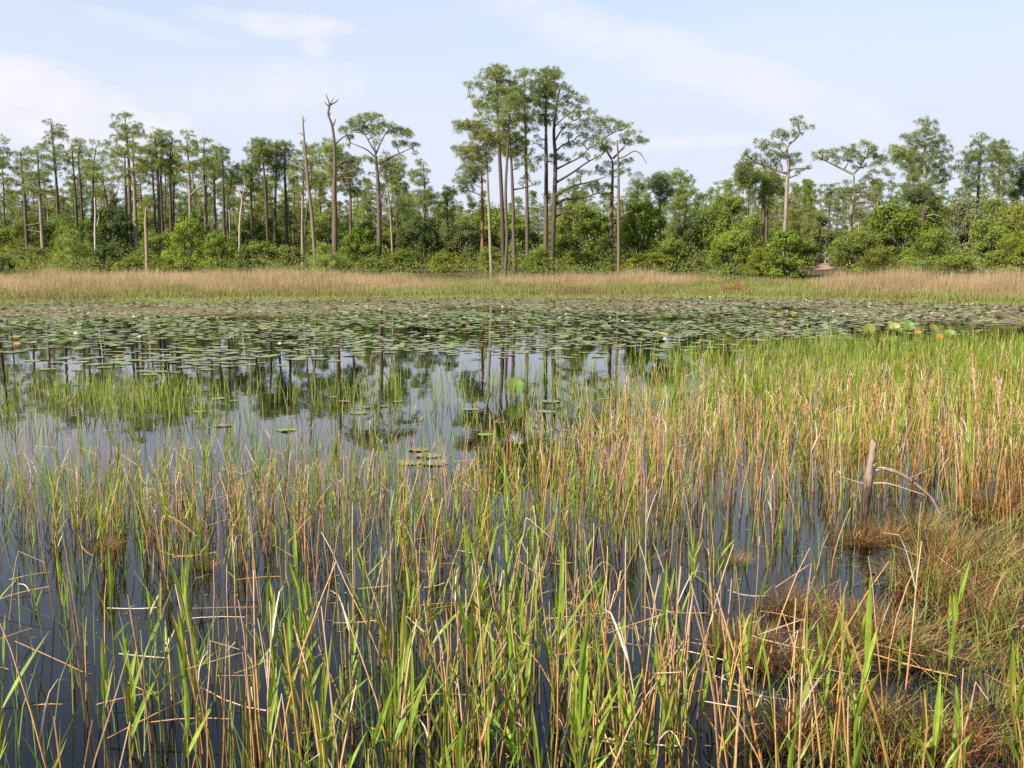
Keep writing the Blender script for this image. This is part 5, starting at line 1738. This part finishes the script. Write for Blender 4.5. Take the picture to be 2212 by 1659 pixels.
# fallen straw lying about on the water and the bank
mb = MB()
for q in range(120):
    x, y = r.uniform(0, 2212), r.uniform(1180, 1650)
    if x < 1300 and r.random() < .35:
        continue
    d = pix_dir(x, y)
    t_ = -CAMZ / d[2]
    c = np.array([d[0] * t_, d[1] * t_, .01 + abs(r.normal(.03, .06))])
    a = r.normal(0, .7)
    ln = r.uniform(.08, .4)
    dd_ = np.array([math.cos(a), math.sin(a), r.normal(0, .2)]) * ln
    v, t2 = tube(smooth_path([c - dd_ / 2, c + r.normal(0, .01, 3), c + dd_ / 2], 4), np.full(4, r.uniform(.0015, .0032)), 4)
    mb.add(v, t2, r.uniform(.3, 1))
tag(link('fallen_straw', mb.mesh('fallen_straw', M_straw)), 'broken straw lying across the water and bank in the foreground', 'straw', None, 'stuff')

n4 = 5200
Y = np.sqrt(r.uniform(3 ** 2, 13 ** 2, n4))
X = r.uniform(-.6, .6, n4) * Y
kk = r.random(n4) < np.clip(.3 + .8 * nz(X, Y, .7, 2) + .4 * nz(X, Y, .2, 4), .02, 1)
X, Y = X[kk], Y[kk]
n4 = len(X)
a = r.uniform(0, 6.28, n4)
sz = r.uniform(.004, .013, n4) * np.interp(Y, [3, 13], [.8, 1.6])
d1 = np.stack([np.cos(a), np.sin(a), np.zeros(n4)], -1) * sz[:, None] * r.uniform(1, 2.6, n4)[:, None]
d2 = np.stack([-np.sin(a), np.cos(a), np.zeros(n4)], -1) * sz[:, None] * .45
c = np.stack([X, Y, np.full(n4, .004)], -1)
V = np.stack([c - d1, c + d2, c + d1, c - d2], 1).reshape(-1, 3)
k = np.arange(n4)[:, None] * 4
tag(link('floating_litter', new_mesh('floating_litter', V, np.concatenate([k + [0, 1, 2], k + [0, 2, 3]]), np.repeat(r.uniform(0, .85, n4), 4), False, M_straw)), 'flecks of dead leaf and straw floating between the reeds', 'litter', None, 'stuff')

# single conspicuous bent stalks
def bent_stalk(pts, D, w, label, tn=.8):
    P = np.array([at(x, y, D) for x, y in pts])
    base = np.array([P[0][0], D, 0.0])
    P = P - base
    P[0][2] = -.2
    v, t_ = tube(smooth_path(P, 5 * len(P)), np.linspace(w, w * .5, 5 * len(P)), 5)
    tn_ = np.linspace(tn * .4, tn, 5 * len(P))
    o = link('bent_reed_stalk', new_mesh('bent_reed_stalk', v, t_, np.concatenate([np.repeat(tn_, 5), [tn]]), True, M_straw), None, tuple(base))
    tag(o, label, 'reed')


bent_stalk([(362, 1270), (352, 1180), (350, 1125), (362, 1114), (395, 1132), (436, 1168)], 6.3, .0062, 'dead reed bent over in an arch left of centre', .85)
bent_stalk([(1090, 1330), (1110, 1240), (1132, 1150), (1137, 1119), (1160, 1136), (1194, 1165)], 5.6, .0045, 'pale reed snapped to a sharp angle at the centre', 1.0)
bent_stalk([(1245, 1420), (1262, 1300), (1290, 1225), (1310, 1215), (1330, 1235), (1334, 1260)], 5.2, .0035, 'thin dry stalk curling over right of centre', .8)
bent_stalk([(372, 1500), (366, 1420), (362, 1395), (374, 1370), (380, 1352)], 4.4, .007, 'curled pale dead leaf on a stalk at lower left', 1.0)

# ---------------------------------------------------------------- bare stump on the right
D = CAMZ / math.tan(math.atan((1140 - 565) / F))
Pb = [at(x, y, D) for x, y in [(1858, 1150), (1866, 1100), (1874, 1050), (1880, 1010), (1886, 970), (1888, 951)]]
base = np.array([Pb[0][0], D, 0.0])
e = link('tree_stump', None, None, tuple(base))
tag(e, 'slim bare stump with a drooping dead limb standing at the edge of the bank', 'stump')
Q = smooth_path(np.array(Pb) - base, 26)
Q[0][2] = -.15
sc_ = D / F
R = np.interp(np.linspace(0, 1, 26), [0, .25, .5, .62, .7, 1], np.array([25, 22, 18, 21, 17, 13]) * sc_ / 2)
R *= 1 + np.random.default_rng(4).normal(0, .06, 26)
v, t_ = tube(Q, R, 12)
v = v + np.random.default_rng(5).normal(0, .0022, v.shape)
v[-13:-1, 2] += .012 * np.cos(np.arange(12) / 12 * 6.283 + .6)
v[-1, 2] -= .01


def stump_mat():
    m, t = material('stump_wood')
    n = noise(t, 30, 5, sc=(1, 1, .15))
    n2 = noise(t, 16, 4)
    tc = N(t, 'ShaderNodeTexCoord')
    sp = N(t, 'ShaderNodeSeparateXYZ')
    t.links.new(tc.outputs['Object'], sp.inputs[0])
    hgt_ = M(t, 'ADD', sp.outputs[2], M(t, 'MULTIPLY', M(t, 'SUBTRACT', n2, .5), .34))
    f = ramp(t, M(t, 'MULTIPLY', hgt_, 1.5), [(.0, (0, 0, 0)), (.40, (.10, .10, .10)), (.62, (1, 1, 1))])
    c = mixc(t, f, (.035, .022, .015), (.235, .175, .145))
    c = mixc(t, M(t, 'MULTIPLY', ramp(t, n, [(.4, (0, 0, 0)), (.7, (1, 1, 1))]), .55), c, (.12, .08, .06))
    out(t, principled(t, c, .8, .2, bump(t, n, .01, .8)))
    return m


M_stump = stump_mat()
link('trunk', new_mesh('trunk', v, t_, None, True, M_stump), e)
for pts, w, bend in [([(1880, 1021), (1905, 1013), (1935, 1020), (1962, 1033), (1988, 1052), (2020, 1080), (2042, 1118)], 10, .08),
                     ([(1880, 1044), (1910, 1040), (1950, 1050), (1975, 1056)], 3.6, -.2), ([(1962, 1034), (2000, 1026), (2036, 1017)], 3, .15), ([(1872, 1046), (1850, 1042), (1828, 1036)], 2.6, .1), ([(1883, 1010), (1888, 998)], 5, -.05)]:
    B = np.array([at(x, y, D) - base for x, y in pts])
    B[:, 1] += np.linspace(0, bend, len(B))
    B = smooth_path(B, 4 * len(B))
    v, t_ = tube(B, np.linspace(w * sc_ / 2, w * sc_ / 5, len(B)), 6)
    link('limb', new_mesh('limb', v, t_, None, True, M_dead), e, None, (.28, .22, .18))

# ---------------------------------------------------------------- rusty brush on the far shore
def brush_pile(px, py, w_px, h_px, D, n, label, seed):
    r = np.random.default_rng(seed)
    s = D / F
    c = at(px, py, D)
    g = float(ground(c[0], D))
    m = MB()
    for q in range(n):
        x = r.normal(0, .36) * w_px * s
        z = abs(r.normal(0, .5)) * h_px * s * max(.15, 1 - (abs(x) / (w_px * s)) ** 2)
        p = np.array([x, r.normal(0, .3), z])
        a = r.normal(0, .5)
        d = np.array([math.cos(a), r.normal(0, .5), math.sin(a) * .45]) * r.uniform(.15, .5)
        v, t_ = tube(np.array([p - d / 2, p + d / 2]), np.array([.02, .008]), 3, False)
        m.add(v, t_, r.uniform(0, .25))
    o = link('brush_pile', m.mesh('brush_pile', M_rust), None, (c[0], D, g))
    tag(o, label, 'brush pile')


M_rust = leafy('rusty_needles', lambda t: ramp(t, tint_node(t), [(0, (.12, .04, .018)), (.25, (.23, .085, .035))]), .1, .7, .15)
brush_pile(1592, 604, 56, 14, 62, 240, 'low rusty heap of fallen pine brush at the water edge on the far shore', 1)
brush_pile(1530, 590, 34, 8, 72, 90, 'small orange patch of dead brush behind the tawny grass, left of the rusty heap', 2)
brush_pile(1488, 589, 20, 7, 72, 60, 'smaller orange patch of dead brush farthest left of the rusty heap', 3)
brush_pile(1558, 601, 24, 7, 63.5, 50, 'dark bit of brush joining the left end of the rusty heap', 4)

print('tris', sum(len(m.loop_triangles) or len(m.polygons) for m in bpy.data.meshes))

brush_pile(757, 652, 12, 6, 50.5, 26, 'small dark clump of rotting leaves at the far edge of the pads, left of centre', 9)
